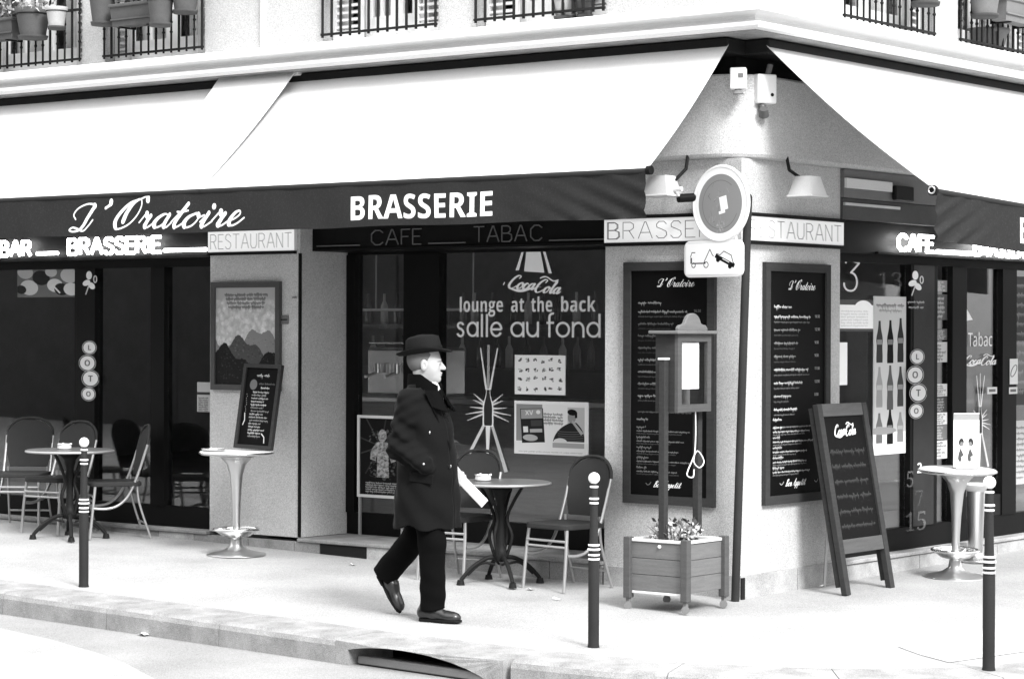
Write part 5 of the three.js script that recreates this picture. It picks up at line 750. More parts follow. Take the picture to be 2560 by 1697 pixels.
{
  const y = gy(tabL.x, tabL.z) + 0.8, s = framed('small_blackboard', 'small chalk-written blackboard leaning on a pedestal table', 'blackboard', 0.4, 0.66, 0.03, M.wooddark, canvas(260, 440, (g, W, H) => {
    g.fillStyle = '#0d0d0d'; g.fillRect(0, 0, W, H); const c = 'rgba(230,230,230,.8)'; scribble(g, 86, 46, 100, 18, c, 3); g.fillStyle = 'rgba(190,190,190,.5)'; g.beginPath(); g.arc(66, 96, 30, 0, 7); g.fill(); scribble(g, 110, 92, 130, 11, 'rgba(200,200,200,.4)', 2.4); scribble(g, 130, 116, 70, 11, c, 2.6);
    for (let i = 0; i < 15; i++) scribble(g, 60 + rr(0, 10), 140 + i * 18, rr(90, 150), 9, `rgba(225,225,225,${rr(.5, .85)})`, 2.2); g.strokeStyle = 'rgba(235,235,235,.85)'; g.lineWidth = 7; g.beginPath(); g.moveTo(24, 258); g.lineTo(30, 300); g.lineTo(18, 330); g.stroke(); g.beginPath(); g.moveTo(180, 372); g.lineTo(205, 392); g.lineTo(210, 426); g.stroke(); for (let i = 0; i < 9; i++) { g.fillStyle = c; g.fillRect(22 + rr(-4, 6), 150 + i * 12, 4, 4); }
  }), 0.7);
  const a = onZ(572, 1130, 0.42), b = onZ(682, 1130, 0.42); s.position.set((a.x + b.x) / 2 - 0.0, y + 0.012, 0.4); s.rotation.set(-0.16, 0, -0.02, 'YXZ'); add(s, 'strut', rod([0, 0.5, -0.02], [0, 0.03, -0.19], 0.008), M.wooddark);
  const q = thing('ashtray', 'shallow metal ashtray on the table with the small blackboard', 'ashtray', [tabL.x - 0.12, y + 0.001, tabL.z + 0.13]); add(q, 'dish', lathe([[0, 0], [0.075, 0], [0.095, 0.014], [0.09, 0.018], [0.07, 0.006], [0, 0.006]], 28), M.chrome); add(q, 'rim', tf(new THREE.TorusGeometry(0.092, 0.004, 6, 28), 0, 0.017, 0, Math.PI / 2), M.chrome);
  // tall white card standing on the other table
  const yr = gy(tabR.x, tabR.z) + 0.8, ca = onG(2441, 1400), cd = thing('table_card', 'tall white card with two small figures on a pedestal table', 'card', [tabR.x + 0.06, yr + 0.004, tabR.z - 0.06], 0.66 + 0.2);
  const W = 0.2, H = 0.4; add(cd, 'holder', box(-W / 2, W / 2, H - 0.045, H, -0.006, -0.001), M.brushed); add(cd, 'top_rod', rod([-W / 2, H, 0], [W / 2, H, 0], 0.004), M.brushed); add(cd, 'base', rbox(-W / 2, W / 2, 0, 0.008, -0.05, 0.05, 0.003), M.brushed); add(cd, 'back', box(-W / 2, W / 2, 0.008, H - 0.046, -0.006, -0.002), M.white);
  add(cd, 'print', faceZ(-W / 2, W / 2, 0.008, H - 0.046, 0), printed(canvas(220, 400, (g, w, h) => { g.fillStyle = '#f6f6f6'; g.fillRect(0, 0, w, h); g.fillStyle = '#c9c9c9'; g.font = 'bold 40px sans-serif'; g.textAlign = 'center'; g.fillText('MERCI', w / 2, 78); for (const [x, k] of [[66, 1], [148, -1]]) { g.fillStyle = '#333'; g.beginPath(); g.ellipse(x, 190, 22, 34, .1 * k, 0, 7); g.fill(); g.fillStyle = '#777'; g.beginPath(); g.ellipse(x + 4 * k, 206, 14, 20, 0, 0, 7); g.fill(); g.fillStyle = '#4c4c4c'; g.beginPath(); g.moveTo(x - 8, 236); g.lineTo(x + 22, 300); g.lineTo(x - 30, 340); g.lineTo(x - 26, 300); g.fill(); g.fillRect(x - 24, 320, 26, 34); } })));
  // pedestal ashtray by the door
  const pz = onX(2441, 1250, 0.16).z, pb = thing('pedestal_ashtray', 'grey pedestal ashtray with a pale bowl beside the tobacco door', 'ashtray', [0.16, gy(0.16, pz), pz]); add(pb, 'column', lathe([[0, 0], [0.12, 0], [0.12, 0.03], [0.06, 0.04], [0.055, 0.1], [0.07, 0.55], [0, 0.55]], 24), M.brushed); add(pb, 'bowl', lathe([[0, 0.55], [0.06, 0.55], [0.12, 0.6], [0.125, 0.615], [0.11, 0.61], [0, 0.58]], 28), M.white);
}
// ================================================================ terrace chairs and tables
function makeChair(label, x, z, turn) {
  const t = thing('bistro_chair', label, 'chair', [x, gy(x, z), z], turn, 'bent-tube terrace chairs');
  const bl = 0.2; // lean of the back
  const back = (u, v) => { // shield with an arched top
    const y = 0.5 + v * 0.4, wv = 0.2 * Math.min(1, 0.8 + v * 0.55) * (v > 0.55 ? Math.sqrt(Math.max(0.0, 1 - ((v - 0.55) / 0.452) ** 2.4)) : 1), X = (u * 2 - 1) * wv; return V(X, y, -0.17 - (y - 0.45) * bl - 0.03 * (1 - (X / 0.2) ** 2));
  };
  const f = quadSheet(back, 16, 18), b2 = quadSheet((u, v) => back(u, v).add(V(0, -0.004, -0.012)), 16, 18); add(t, 'backrest', [f, b2], M.chairshell);
  const ss = new THREE.Shape(), sw = 0.205, r = 0.07; ss.moveTo(-sw + r, -0.2); ss.lineTo(sw - r, -0.2); ss.quadraticCurveTo(sw, -0.2, sw, -0.2 + r); ss.lineTo(sw, 0.2 - r); ss.quadraticCurveTo(sw, 0.2, sw - r, 0.2); ss.lineTo(-sw + r, 0.2); ss.quadraticCurveTo(-sw, 0.2, -sw, 0.2 - r); ss.lineTo(-sw, -0.2 + r); ss.quadraticCurveTo(-sw, -0.2, -sw + r, -0.2);
  add(t, 'seat', tf(new THREE.ExtrudeGeometry(ss, { depth: 0.022, bevelEnabled: true, bevelSize: 0.008, bevelThickness: 0.008, bevelSegments: 2, curveSegments: 6 }), 0, 0.432, 0, -Math.PI / 2), M.chairshell);
  for (const s of [-1, 1]) {
    add(t, 'side_tube', tube([[s * 0.2, 0.76, -0.25], [s * 0.2, 0.6, -0.2], [s * 0.2, 0.44, -0.14], [s * 0.2, 0.33, -0.08], [s * 0.2, 0.265, 0.0], [s * 0.2, 0.245, 0.09], [s * 0.2, 0.25, 0.185]], 0.0115, 40, 8), M.tube);
    add(t, 'leg', tube([[s * 0.185, 0.43, 0.17], [s * 0.195, 0.25, 0.19], [s * 0.2, 0.0, 0.215]], 0.012, 12, 8), M.tube); add(t, 'leg', tube([[s * 0.17, 0.5, -0.17], [s * 0.17, 0.3, -0.185], [s * 0.185, 0.0, -0.28]], 0.0095, 14, 8), M.tube);
  }
  add(t, 'top_tube', tube([[-0.2, 0.76, -0.25], [-0.185, 0.83, -0.262], [-0.11, 0.893, -0.28], [0, 0.91, -0.29], [0.11, 0.893, -0.28], [0.185, 0.83, -0.262], [0.2, 0.76, -0.25]], 0.0115, 36, 8), M.chairshell);
  for (const y of [0.305, 0.345]) add(t, 'stretcher', rod([-0.19, y, 0.186], [0.19, y, 0.186], 0.009), M.tube); add(t, 'rear_stretcher', rod([-0.176, 0.12, -0.24], [0.176, 0.12, -0.24], 0.008), M.tube);
  return t;
}
const R2 = (d) => d * Math.PI / 180;
makeChair('chair between the iron table and the corner pier, facing the street', -1.2, 0.37, R2(-8));
makeChair('chair on the far side of the iron table, behind the walking man', -2.06, 0.5, R2(4));
makeChair('chair turned sideways beside the pedestal table', -5.84, 0.32, R2(-34));
makeChair('chair behind the terrace table, facing the street', -6.42, 0.4, R2(6));
makeChair('chair at the far end of the terrace, angled to its table', -6.98, 0.3, R2(34));
function bistroTable(label, x, z, turn) {
  const t = thing('bistro_table', label, 'table', [x, gy(x, z), z], turn, 'round iron-footed terrace tables'), h = 0.72;
  add(t, 'top', lathe([[0, h - 0.022], [0.34, h - 0.022], [0.35, h - 0.012], [0.35, h - 0.002], [0.343, h + 0.003], [0, h + 0.003]], 56), M.tabletop); add(t, 'edge_band', tf(new THREE.TorusGeometry(0.35, 0.009, 8, 56), 0, h - 0.01, 0, Math.PI / 2), M.tube);
  add(t, 'column', [lathe([[0.03, 0.16], [0.06, 0.2], [0.045, 0.24], [0.03, 0.28], [0.026, 0.45], [0.04, 0.5], [0.03, 0.56], [0.05, 0.64], [0.1, h - 0.024], [0, h - 0.024]], 18), ...[0, 1, 2, 3].map((k) => { const c = Math.cos(k * 1.571), s = Math.sin(k * 1.571); return tube([[c * 0.05, 0.2, s * 0.05], [c * 0.09, 0.34, s * 0.09], [c * 0.05, 0.46, s * 0.05], [c * 0.1, 0.58, s * 0.1], [c * 0.17, h - 0.03, s * 0.17]], 0.012, 20, 6); })], M.iron, 'openwork cast iron column');
  for (let k = 0; k < 4; k++) { const a = k * 1.5708 + 0.785, c = Math.cos(a), s = Math.sin(a); const l = add(t, 'leg', [tube([[c * 0.02, 0.19, s * 0.02], [c * 0.1, 0.185, s * 0.1], [c * 0.2, 0.13, s * 0.2], [c * 0.27, 0.06, s * 0.27], [c * 0.29, 0.035, s * 0.29]], 0.015, 20, 8), tube([[c * 0.04, 0.14, s * 0.04], [c * 0.14, 0.15, s * 0.14], [c * 0.24, 0.07, s * 0.24]], 0.009, 12, 6)], M.iron); add(l, 'foot_pad', [tf(new THREE.CylinderGeometry(0.022, 0.03, 0.036, 12), c * 0.292, 0.02, s * 0.292)], k === 1 && x > -3 ? M.iron : M.iron); }
  return t;
}
const tmx = -1.67, tmz = 0.5, tlx = -5.98, tlz = 0.66;
bistroTable('iron-footed round table beside the walking man', tmx, tmz, R2(10)); bistroTable('iron-footed round table at the end of the terrace', tlx, tlz, R2(6));
function glassAshtray(label, x, z, px) { const t = thing('glass_ashtray', label, 'ashtray', [x, gy(tmx, tmz) + 0.725, z]); t.position.y = px; add(t, 'dish', lathe([[0, 0], [0.05, 0], [0.058, 0.012], [0.055, 0.04], [0.062, 0.044], [0.048, 0.044], [0.045, 0.014], [0, 0.012]], 20), mat(0.75, 0.15)); add(t, 'notch', [0, 1, 2].map((k) => rbox(-0.008, 0.008, 0.038, 0.05, 0.045, 0.062, 0.003)).map((g, k) => tf(g, 0, 0, 0, 0, k * 2.09)), M.white); return t; }
glassAshtray('small glass ashtray on the table beside the walking man', tmx - 0.12, tmz + 0.05, gy(tmx, tmz) + 0.724); glassAshtray('small glass ashtray on the end terrace table', tlx - 0.02, tlz + 0.04, gy(tlx, tlz) + 0.724);
// ================================================================ bollards
{
  const prof = [[0, -0.1], [0.036, -0.1], [0.036, 0.0], [0.0325, 0.02], [0.0325, 0.5], [0.031, 0.505], [0.031, 0.6], [0.026, 0.605], [0.021, 0.83], [0.021, 0.93], [0.014, 0.94], [0.014, 0.965], [0, 0.965]];
  function bollard(label, p, k) {
    const t = thing('bollard', label, 'bollard', [p.x, p.y, p.z], 0, 'slim iron bollards along the kerb'); t.scale.setScalar(k);
    add(t, 'shaft', lathe(prof, 24), M.bollard); for (const [y, r] of [[0.515, 0.0345], [0.54, 0.0345], [0.572, 0.038], [0.597, 0.034], [0.842, 0.0265], [0.868, 0.029], [0.937, 0.025]]) add(t, 'ring', lathe([[r - 0.01, y - 0.007], [r, y - 0.005], [r, y + 0.005], [r - 0.01, y + 0.007]], 24), M.white); add(t, 'knob', tf(new THREE.SphereGeometry(0.034, 20, 14), 0, 0.988, 0), M.white); return t;
  }
  bollard('slim bollard before the terrace table', onG(208, 1467), 1); bollard('slim bollard before the planter, right of the man', onG(1484, 1618), 1); bollard('slim bollard on the right street pavement before the white card', onG(2473, 1676), 1.06);
}
// ================================================================ litter
{
  const sc = (label, p, w, d, up = 0) => { const t = thing('paper_scrap', label, 'litter', [p.x, p.y + 0.004, p.z], rr(0, 3)); add(t, 'scrap', quadSheet((u, v) => V((u - 0.5) * w * (0.8 + 0.3 * v), 0.012 * Math.sin(u * 4 + v * 2) * Math.sin(v * 3) + 0.006, (v - 0.5) * d), 8, 6), M.paper); };
  sc('white paper scrap lying in the gutter', onG(368, 1587, -KH), 0.16, 0.07); sc('white scrap on the pavement behind the man', onG(880, 1414), 0.05, 0.04); sc('white scrap under the iron table foot', onG(1325, 1476), 0.06, 0.04); sc('white scrap by the folding chalkboard', onG(2054, 1468), 0.05, 0.04); sc('white scrap on the pavement before the terrace chair', onG(1392, 1500), 0.05, 0.03);
}
// ================================================================ inside the bar
{
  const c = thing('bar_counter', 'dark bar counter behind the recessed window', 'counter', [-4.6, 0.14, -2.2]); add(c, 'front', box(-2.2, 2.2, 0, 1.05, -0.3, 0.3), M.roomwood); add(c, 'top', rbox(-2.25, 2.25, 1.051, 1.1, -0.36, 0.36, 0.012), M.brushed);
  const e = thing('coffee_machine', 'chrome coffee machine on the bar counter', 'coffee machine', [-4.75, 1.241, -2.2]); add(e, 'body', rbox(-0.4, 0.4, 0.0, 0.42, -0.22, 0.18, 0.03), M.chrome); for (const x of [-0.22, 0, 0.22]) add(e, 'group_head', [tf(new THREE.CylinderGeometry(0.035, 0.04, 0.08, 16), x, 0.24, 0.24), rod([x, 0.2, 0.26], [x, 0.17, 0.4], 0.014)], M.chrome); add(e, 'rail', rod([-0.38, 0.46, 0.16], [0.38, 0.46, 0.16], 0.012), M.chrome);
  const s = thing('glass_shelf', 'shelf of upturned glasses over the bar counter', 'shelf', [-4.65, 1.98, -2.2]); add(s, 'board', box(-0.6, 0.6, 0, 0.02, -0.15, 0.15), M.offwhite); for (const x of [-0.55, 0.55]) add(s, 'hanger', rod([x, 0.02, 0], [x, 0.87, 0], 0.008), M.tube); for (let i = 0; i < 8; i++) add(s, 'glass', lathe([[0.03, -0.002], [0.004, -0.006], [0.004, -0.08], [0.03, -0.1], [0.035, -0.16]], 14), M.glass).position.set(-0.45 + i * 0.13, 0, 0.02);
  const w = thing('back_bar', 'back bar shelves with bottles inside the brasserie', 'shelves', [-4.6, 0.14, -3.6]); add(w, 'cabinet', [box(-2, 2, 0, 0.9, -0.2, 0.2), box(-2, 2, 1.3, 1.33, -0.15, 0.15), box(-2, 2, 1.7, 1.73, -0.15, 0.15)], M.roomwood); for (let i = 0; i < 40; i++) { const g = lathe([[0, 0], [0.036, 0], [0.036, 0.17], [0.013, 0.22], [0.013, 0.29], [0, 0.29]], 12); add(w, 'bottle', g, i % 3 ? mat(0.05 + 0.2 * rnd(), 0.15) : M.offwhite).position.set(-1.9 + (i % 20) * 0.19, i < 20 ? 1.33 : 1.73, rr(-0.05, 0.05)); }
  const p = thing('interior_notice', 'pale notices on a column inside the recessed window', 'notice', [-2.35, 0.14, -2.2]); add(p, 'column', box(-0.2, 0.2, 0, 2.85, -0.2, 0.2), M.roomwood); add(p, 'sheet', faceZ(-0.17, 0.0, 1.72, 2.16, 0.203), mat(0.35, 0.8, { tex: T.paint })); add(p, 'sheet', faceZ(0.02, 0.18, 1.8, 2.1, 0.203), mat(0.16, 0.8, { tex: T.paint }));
}
// ================================================================ buildings across the two streets, mirrored in the glass
function across(label, x0, x1, z0, z1, h, faces) {
  const b = thing('street_building', label, 'building', [(x0 + x1) / 2, -1.5, (z0 + z1) / 2]); const w = (x1 - x0) / 2, d = (z1 - z0) / 2; add(b, 'wall', box(-w, w, 0, h + 1.5, -d, d), M.far);
  for (const f of faces) { const len = f === 'z' ? 2 * w : 2 * d, n = Math.floor(len / 2.4); for (let j = 0; j < Math.floor(h / 3.1); j++) for (let i = 0; i < n; i++) { const u = -len / 2 + (i + 0.5) * len / n, y = 1.5 + (j ? 0.9 : 0.1) + j * 3.1, hh = j ? 2 : 2.6, ww = j ? 0.55 : 0.9; add(b, 'window', f === 'z' ? box(u - ww, u + ww, y, y + hh, -d - 0.02, -d + 0.05) : box(-w - 0.02, -w + 0.05, y, y + hh, u - ww, u + ww), M.fardark); add(b, 'sill', f === 'z' ? box(u - ww - 0.1, u + ww + 0.1, y - 0.14, y - 0.02, -d - 0.12, -d + 0.02) : box(-w - 0.12, -w + 0.02, y - 0.14, y - 0.02, u - ww - 0.1, u + ww + 0.1), M.far); } add(b, 'cornice', f === 'z' ? box(-w, w, h + 1.1, h + 1.5, -d - 0.35, -d - 0.001) : box(-w - 0.35, -w - 0.001, h + 1.1, h + 1.5, -d, d), M.far); }
  return b;
}
across('tall rendered house across the left street', -42, 4.5, 14.2, 24, 8.4, ['z']); across('rendered house across the right street', 22, 33, -42, 6, 7.6, ['x']);
// ================================================================ the walking man
function sdfGeo(fn, c, half, res) {
  const mc = new MarchingCubes(res, new THREE.MeshBasicMaterial(), false, false, 400000); mc.isolation = 0; const h = res / 2;
  for (let k = 0; k < res; k++) for (let j = 0; j < res; j++) for (let i = 0; i < res; i++) mc.field[k * res * res + j * res + i] = -fn(c[0] + (i - h) / h * half, c[1] + (j - h) / h * half, c[2] + (k - h) / h * half);
  mc.update(); const n = mc.count, P = new Float32Array(n * 3), N = new Float32Array(n * 3), e = half / res;
  for (let i = 0; i < n; i++) for (let a = 0; a < 3; a++) P[i * 3 + a] = c[a] + mc.positionArray[i * 3 + a] * half;
  for (let i = 0; i < n; i++) { const x = P[i * 3], y = P[i * 3 + 1], z = P[i * 3 + 2]; let gx = fn(x + e, y, z) - fn(x - e, y, z), gyy = fn(x, y + e, z) - fn(x, y - e, z), gz = fn(x, y, z + e) - fn(x, y, z - e); const l = Math.hypot(gx, gyy, gz) || 1; N[i * 3] = gx / l; N[i * 3 + 1] = gyy / l; N[i * 3 + 2] = gz / l; }
  const a = V(), b = V(), d = V(), nn = V(); // wind every face outwards
  for (let i = 0; i < n; i += 3) { a.fromArray(P, i * 3); b.fromArray(P, i * 3 + 3).sub(a); d.fromArray(P, i * 3 + 6).sub(a); nn.fromArray(N, i * 3); if (b.cross(d).dot(nn) < 0) for (const A of [P, N]) for (let q = 0; q < 3; q++) { const t = A[i * 3 + 3 + q]; A[i * 3 + 3 + q] = A[i * 3 + 6 + q]; A[i * 3 + 6 + q] = t; } }
  const g = new THREE.BufferGeometry(); g.setAttribute('position', new THREE.BufferAttribute(P, 3)); g.setAttribute('normal', new THREE.BufferAttribute(N, 3)); return g;
}
const smin = (a, b, k) => { const h = Math.max(0, k - Math.abs(a - b)) / k; return Math.min(a, b) - h * h * k * 0.25; };
function cap(x, y, z, a, b, ra, rb) { const bx = b[0] - a[0], by = b[1] - a[1], bz = b[2] - a[2], px = x - a[0], py = y - a[1], pz = z - a[2]; const t = Math.max(0, Math.min(1, (px * bx + py * by + pz * bz) / (bx * bx + by * by + bz * bz))); return Math.hypot(px - bx * t, py - by * t, pz - bz * t) - (ra + (rb - ra) * t); }
const ell = (x, y, z, cx, cy, cz, a, b, c) => { const k0 = Math.hypot((x - cx) / a, (y - cy) / b, (z - cz) / c), k1 = Math.hypot((x - cx) / (a * a), (y - cy) / (b * b), (z - cz) / (c * c)); return k1 > 0 ? k0 * (k0 - 1) / k1 : -Math.min(a, b, c); };
const lerpTab = (tab, y) => { if (y <= tab[0][0]) return tab[0]; for (let i = 0; i < tab.length - 1; i++) if (y <= tab[i + 1][0]) { const t = (y - tab[i][0]) / (tab[i + 1][0] - tab[i][0]), s = t * t * (3 - 2 * t) * 0.5 + t * 0.5; return tab[i].map((v, k) => v + (tab[i + 1][k] - v) * s); } return tab[tab.length - 1]; };
{
  const foot = onG(1107, 1556), hd = V(0.955, 0, -0.295).normalize(), rt = V(0.295, 0, 0.955).normalize();
  const o = foot.clone().addScaledVector(hd, -0.15).addScaledVector(rt, -0.1);
  const man = thing('person', 'man in dark hat, long dark overcoat and trousers walking with a folded paper', 'person', [o.x, gy(o.x, o.z), o.z], Math.atan2(0.295, 0.955));
  // body: head and neck turned a little away from the street, hands; one continuous skin mesh with simple limbs inside the clothes
  const hx = -0.012, hy = 1.605;                                       // head centre
  const turn = R2(22), ct = Math.cos(turn), stt = Math.sin(turn);
  const headF = (X, Y, Z) => {
    const dx = X - hx, dz = Z; const x = dx * ct - dz * stt, z = dx * stt + dz * ct, y = Y - hy, az = Math.abs(z);
    let d = ell(x, y, z, -0.012, 0.035, 0, 0.1, 0.1, 0.076);          // skull
    d = smin(d, ell(x, y, z, 0.032, -0.035, 0, 0.058, 0.085, 0.06), 0.04); // face
    d = smin(d, ell(x, y, az, 0.045, -0.075, 0.02, 0.036, 0.035, 0.03), 0.03); // jaw
    d = smin(d, ell(x, y, z, 0.072, -0.098, 0, 0.022, 0.02, 0.026), 0.022); // chin
    d = smin(d, ell(x, y, az, 0.04, -0.03, 0.046, 0.03, 0.03, 0.018), 0.025); // cheek
    d = smin(d, ell(x, y, az, 0.079, 0.024, 0.026, 0.016, 0.01, 0.026), 0.016); // brow
    d = smin(d, cap(x, y, z, [0.088, 0.014, 0], [0.114, -0.028, 0], 0.007, 0.0125), 0.012); // nose
    d = smin(d, ell(x, y, az, 0.1, -0.03, 0.012, 0.012, 0.009, 0.009), 0.008);
    d = smin(d, ell(x, y, z, 0.088, -0.058, 0, 0.016, 0.006, 0.02), 0.008); d = smin(d, ell(x, y, z, 0.085, -0.071, 0, 0.015, 0.007, 0.018), 0.008); // lips
    d = Math.max(d, -ell(x, y, az, 0.098, -0.0005, 0.03, 0.018, 0.011, 0.016)); // eye socket
    d = smin(d, ell(x, y, az, 0.078, -0.001, 0.03, 0.0125, 0.0125, 0.0125), 0.004); // eyeball and lid
    d = smin(d, ell(x, y, az, -0.012, -0.01, 0.078, 0.021, 0.034, 0.01), 0.008); d = Math.max(d, -ell(x, y, az, -0.008, -0.008, 0.09, 0.011, 0.02, 0.008)); // ear
    d = smin(d, cap(x, y, z, [-0.02, -0.06, 0], [-0.06, -0.2, 0], 0.055, 0.062), 0.035); return d;
  };
  // left hand holding the folded paper
  const hp = [0.115, 0.9, -0.235];
  const handF = (X, Y, Z) => {
    const x = X - hp[0], y = Y - hp[1], z = Z - hp[2]; let d = cap(x, y, z, [-0.03, 0.03, 0], [0.02, -0.02, 0], 0.026, 0.03); d = smin(d, cap(x, y, z, [-0.09, 0.07, -0.01], [-0.03, 0.03, 0], 0.026, 0.026), 0.02);
    const F = [[0.026, 0.008, 0.02, 0.0], [0.04, -0.012, 0.021, 1], [0.034, -0.032, 0.02, 2], [0.018, -0.046, 0.018, 3]];
    for (const [fx, fy, l] of F) { d = smin(d, cap(x, y, z, [fx, fy, -0.012], [fx + 0.012, fy - 0.008, 0.018], 0.0095, 0.009), 0.006); d = smin(d, cap(x, y, z, [fx + 0.012, fy - 0.008, 0.018], [fx + 0.002, fy - 0.01, 0.038], 0.009, 0.0085), 0.004); d = smin(d, cap(x, y, z, [fx + 0.002, fy - 0.01, 0.038], [fx - 0.014, fy - 0.004, 0.04], 0.0085, 0.0075), 0.004); }
    d = smin(d, cap(x, y, z, [-0.02, 0.03, 0.012], [0.012, 0.03, 0.034], 0.011, 0.01), 0.01); d = smin(d, cap(x, y, z, [0.012, 0.03, 0.034], [0.03, 0.014, 0.042], 0.01, 0.008), 0.004); return d;
  };
  const limbs = (x, y, z) => { let d = cap(x, y, z, [0.0, 0.95, 0], [-0.03, 1.36, 0], 0.11, 0.13); for (const [k, a, b, c] of [[1, [0, 0.9, 0.1], [0.08, 0.5, 0.1], [0.09, 0.1, 0.1]], [-1, [0, 0.9, -0.1], [-0.13, 0.5, -0.1], [-0.33, 0.27, -0.1]]]) { d = smin(d, cap(x, y, z, a, b, 0.07, 0.055), 0.03); d = smin(d, cap(x, y, z, b, c, 0.05, 0.035), 0.02); } d = smin(d, cap(x, y, z, [-0.05, 1.4, -0.17], [-0.06, 1.12, -0.25], 0.05, 0.04), 0.04); d = smin(d, cap(x, y, z, [-0.06, 1.12, -0.24], [0.06, 0.95, -0.235], 0.04, 0.028), 0.02); d = smin(d, cap(x, y, z, [-0.05, 1.4, 0.17], [-0.1, 1.1, 0.22], 0.05, 0.04), 0.04); return smin(d, cap(x, y, z, [-0.1, 1.1, 0.22], [0.07, 0.98, 0.2], 0.04, 0.03), 0.02); };
  add(man, 'body', merge([sdfGeo(headF, [0.05, 1.57, 0], 0.2, 128), sdfGeo(handF, hp, 0.13, 84), sdfGeo(limbs, [-0.1, 0.8, 0], 0.85, 96)]), M.skin);
  const onHead = (x, y, z) => [hx + x * ct + z * stt, hy + y, -x * stt + z * ct];
  for (const k of [-1, 1]) { add(man, 'eye', tf(new THREE.SphereGeometry(0.0095, 12, 8), ...onHead(0.0825, -0.002, k * 0.031)), M.eye); add(man, 'eyebrow', tube([onHead(0.094, 0.018, k * 0.012), onHead(0.09, 0.026, k * 0.03), onHead(0.074, 0.022, k * 0.05)], 0.0045, 10, 6), M.hair); }
  const hairF = (X, Y, Z) => { const dx = X - hx, dz = Z, x = dx * ct - dz * stt, z = dx * stt + dz * ct, y = Y - hy; let d = ell(x, y, z, -0.02, 0.03, 0, 0.102, 0.1, 0.081); d = Math.max(d, x - 0.01 - Math.max(0, y - 0.02) * 0.6); d = Math.max(d, -(y + 0.075) - (x < -0.04 ? 0.02 : 0)); const e = ell(x, y, Math.abs(z), -0.012, -0.01, 0.08, 0.026, 0.04, 0.03); return Math.max(d, -e); };
  add(man, 'hair', sdfGeo(hairF, [hx, hy, 0], 0.15, 64), M.hair, 'short grey hair under the hat');
  // hat
  {
    const hat = new THREE.Group(); const g = lathe([[0, 0.118], [0.05, 0.12], [0.078, 0.112], [0.09, 0.095], [0.097, 0.04], [0.1, 0.0], [0.112, -0.004], [0.135, -0.006], [0.152, 0.002], [0.153, 0.008], [0.132, 0.0], [0.112, 0.003], [0.1, 0.007]].map(([r, y]) => [r, y]), 56), p = g.attributes.position;
    for (let i = 0; i < p.count; i++) { let x = p.getX(i), y = p.getY(i), z = p.getZ(i); const r = Math.hypot(x, z), brim = Math.max(0, r - 0.1) / 0.053; x *= 1.17; z *= 0.95; if (y > 0.05) { const pin = Math.exp(-((x - 0.085) ** 2) / 0.004); z *= 1 - 0.34 * pin * (y - 0.05) / 0.07; y -= 0.028 * Math.exp(-(z * z) / 0.0009) * Math.exp(-((x) ** 2) / 0.016) * (r < 0.085 ? 1 : 0); x += 0.0; } if (brim > 0) { y += brim * (0.028 * (z / 0.14) ** 2 - 0.022 * Math.max(0, x / 0.17) + 0.012 * Math.max(0, -x / 0.17)); } p.setXYZ(i, x, y, z); }
    g.computeVertexNormals(); const pos = [hx - 0.012, hy + 0.068, 0], rot = [0, R2(17), R2(10)];
    const place = (q) => { q.applyMatrix4(new THREE.Matrix4().makeRotationFromEuler(new THREE.Euler(0, R2(17), R2(9), 'YZX'))); return tf(q, ...pos); };
    const hm = add(man, 'hat', place(g), M.hat, 'dark felt hat with a dented crown'); const band = lathe([[0.1012, 0.006], [0.1, 0.034], [0.0985, 0.034]], 48); { const q = band.attributes.position; for (let i = 0; i < q.count; i++) { q.setX(i, q.getX(i) * 1.175); q.setZ(i, q.getZ(i) * 0.955); } } add(hm, 'band', place(band), M.black);
  }
  // overcoat: table of y, back x, front x, half width
  const tab = [[0.56, -0.215, 0.205, 0.245], [0.7, -0.205, 0.2, 0.235], [0.9, -0.19, 0.19, 0.22], [1.05, -0.185, 0.175, 0.21], [1.2, -0.2, 0.155, 0.21], [1.32, -0.2, 0.115, 0.22], [1.41, -0.165, 0.07, 0.2], [1.46, -0.12, 0.045, 0.13], [1.5, -0.09, 0.035, 0.08], [1.56, -0.08, 0.03, 0.075]];
  const wr = (x, y, z) => 0.004 * Math.sin(x * 24 + y * 13) * Math.sin(z * 19 - y * 7) + 0.0035 * Math.sin(y * 31 + x * 40 + z * 12);
  const coatF = (x, y, z) => {
    const [, b, f, w] = lerpTab(tab, y), cx = (b + f) / 2, ax = (f - b) / 2; const k = Math.hypot((x - cx) / ax, z / w); let d = (k - 1) * Math.min(ax, w) * 0.9;
    d = Math.max(d, y - 1.5); const hem = 0.585 + 0.012 * Math.sin(x * 22 + z * 10); d = Math.max(d, hem - y);
    const flare = y < 1 ? 0.012 * (1 - y) * Math.sin(Math.atan2(z, x - cx) * 7 + y * 3) : 0; d += flare;
    if (y < 1.0) d = Math.max(d, -((Math.hypot((x - cx) / (ax - 0.03), z / (w - 0.03)) - 1) * 0.15 + Math.max(0, (y - 0.9) * 1.0)));   // hollow skirt
    const sl = (a1, a2, a3, r1, r2, r3) => { let s = cap(x, y, z, a1, a2, r1, r2); s = smin(s, cap(x, y, z, a2, a3, r2, r3), 0.03); const q = cap(x, y, z, a2, a2.map((v, i) => v + 1e-3), 0.001, 0.001); return s + 0.0105 * Math.sin(y * 58 + x * 44 + z * 8) * Math.exp(-((q - 0.05) ** 2) / 0.02) + 0.003 * Math.sin(y * 90 - x * 50); };
    d = smin(d, sl([-0.05, 1.38, 0.17], [-0.1, 1.09, 0.225], [0.07, 0.985, 0.215], 0.08, 0.068, 0.058), 0.035);   // right sleeve, hand in the pocket
    d = smin(d, sl([-0.05, 1.38, -0.17], [-0.06, 1.1, -0.245], [0.06, 0.965, -0.24], 0.08, 0.066, 0.052), 0.035);    // left sleeve
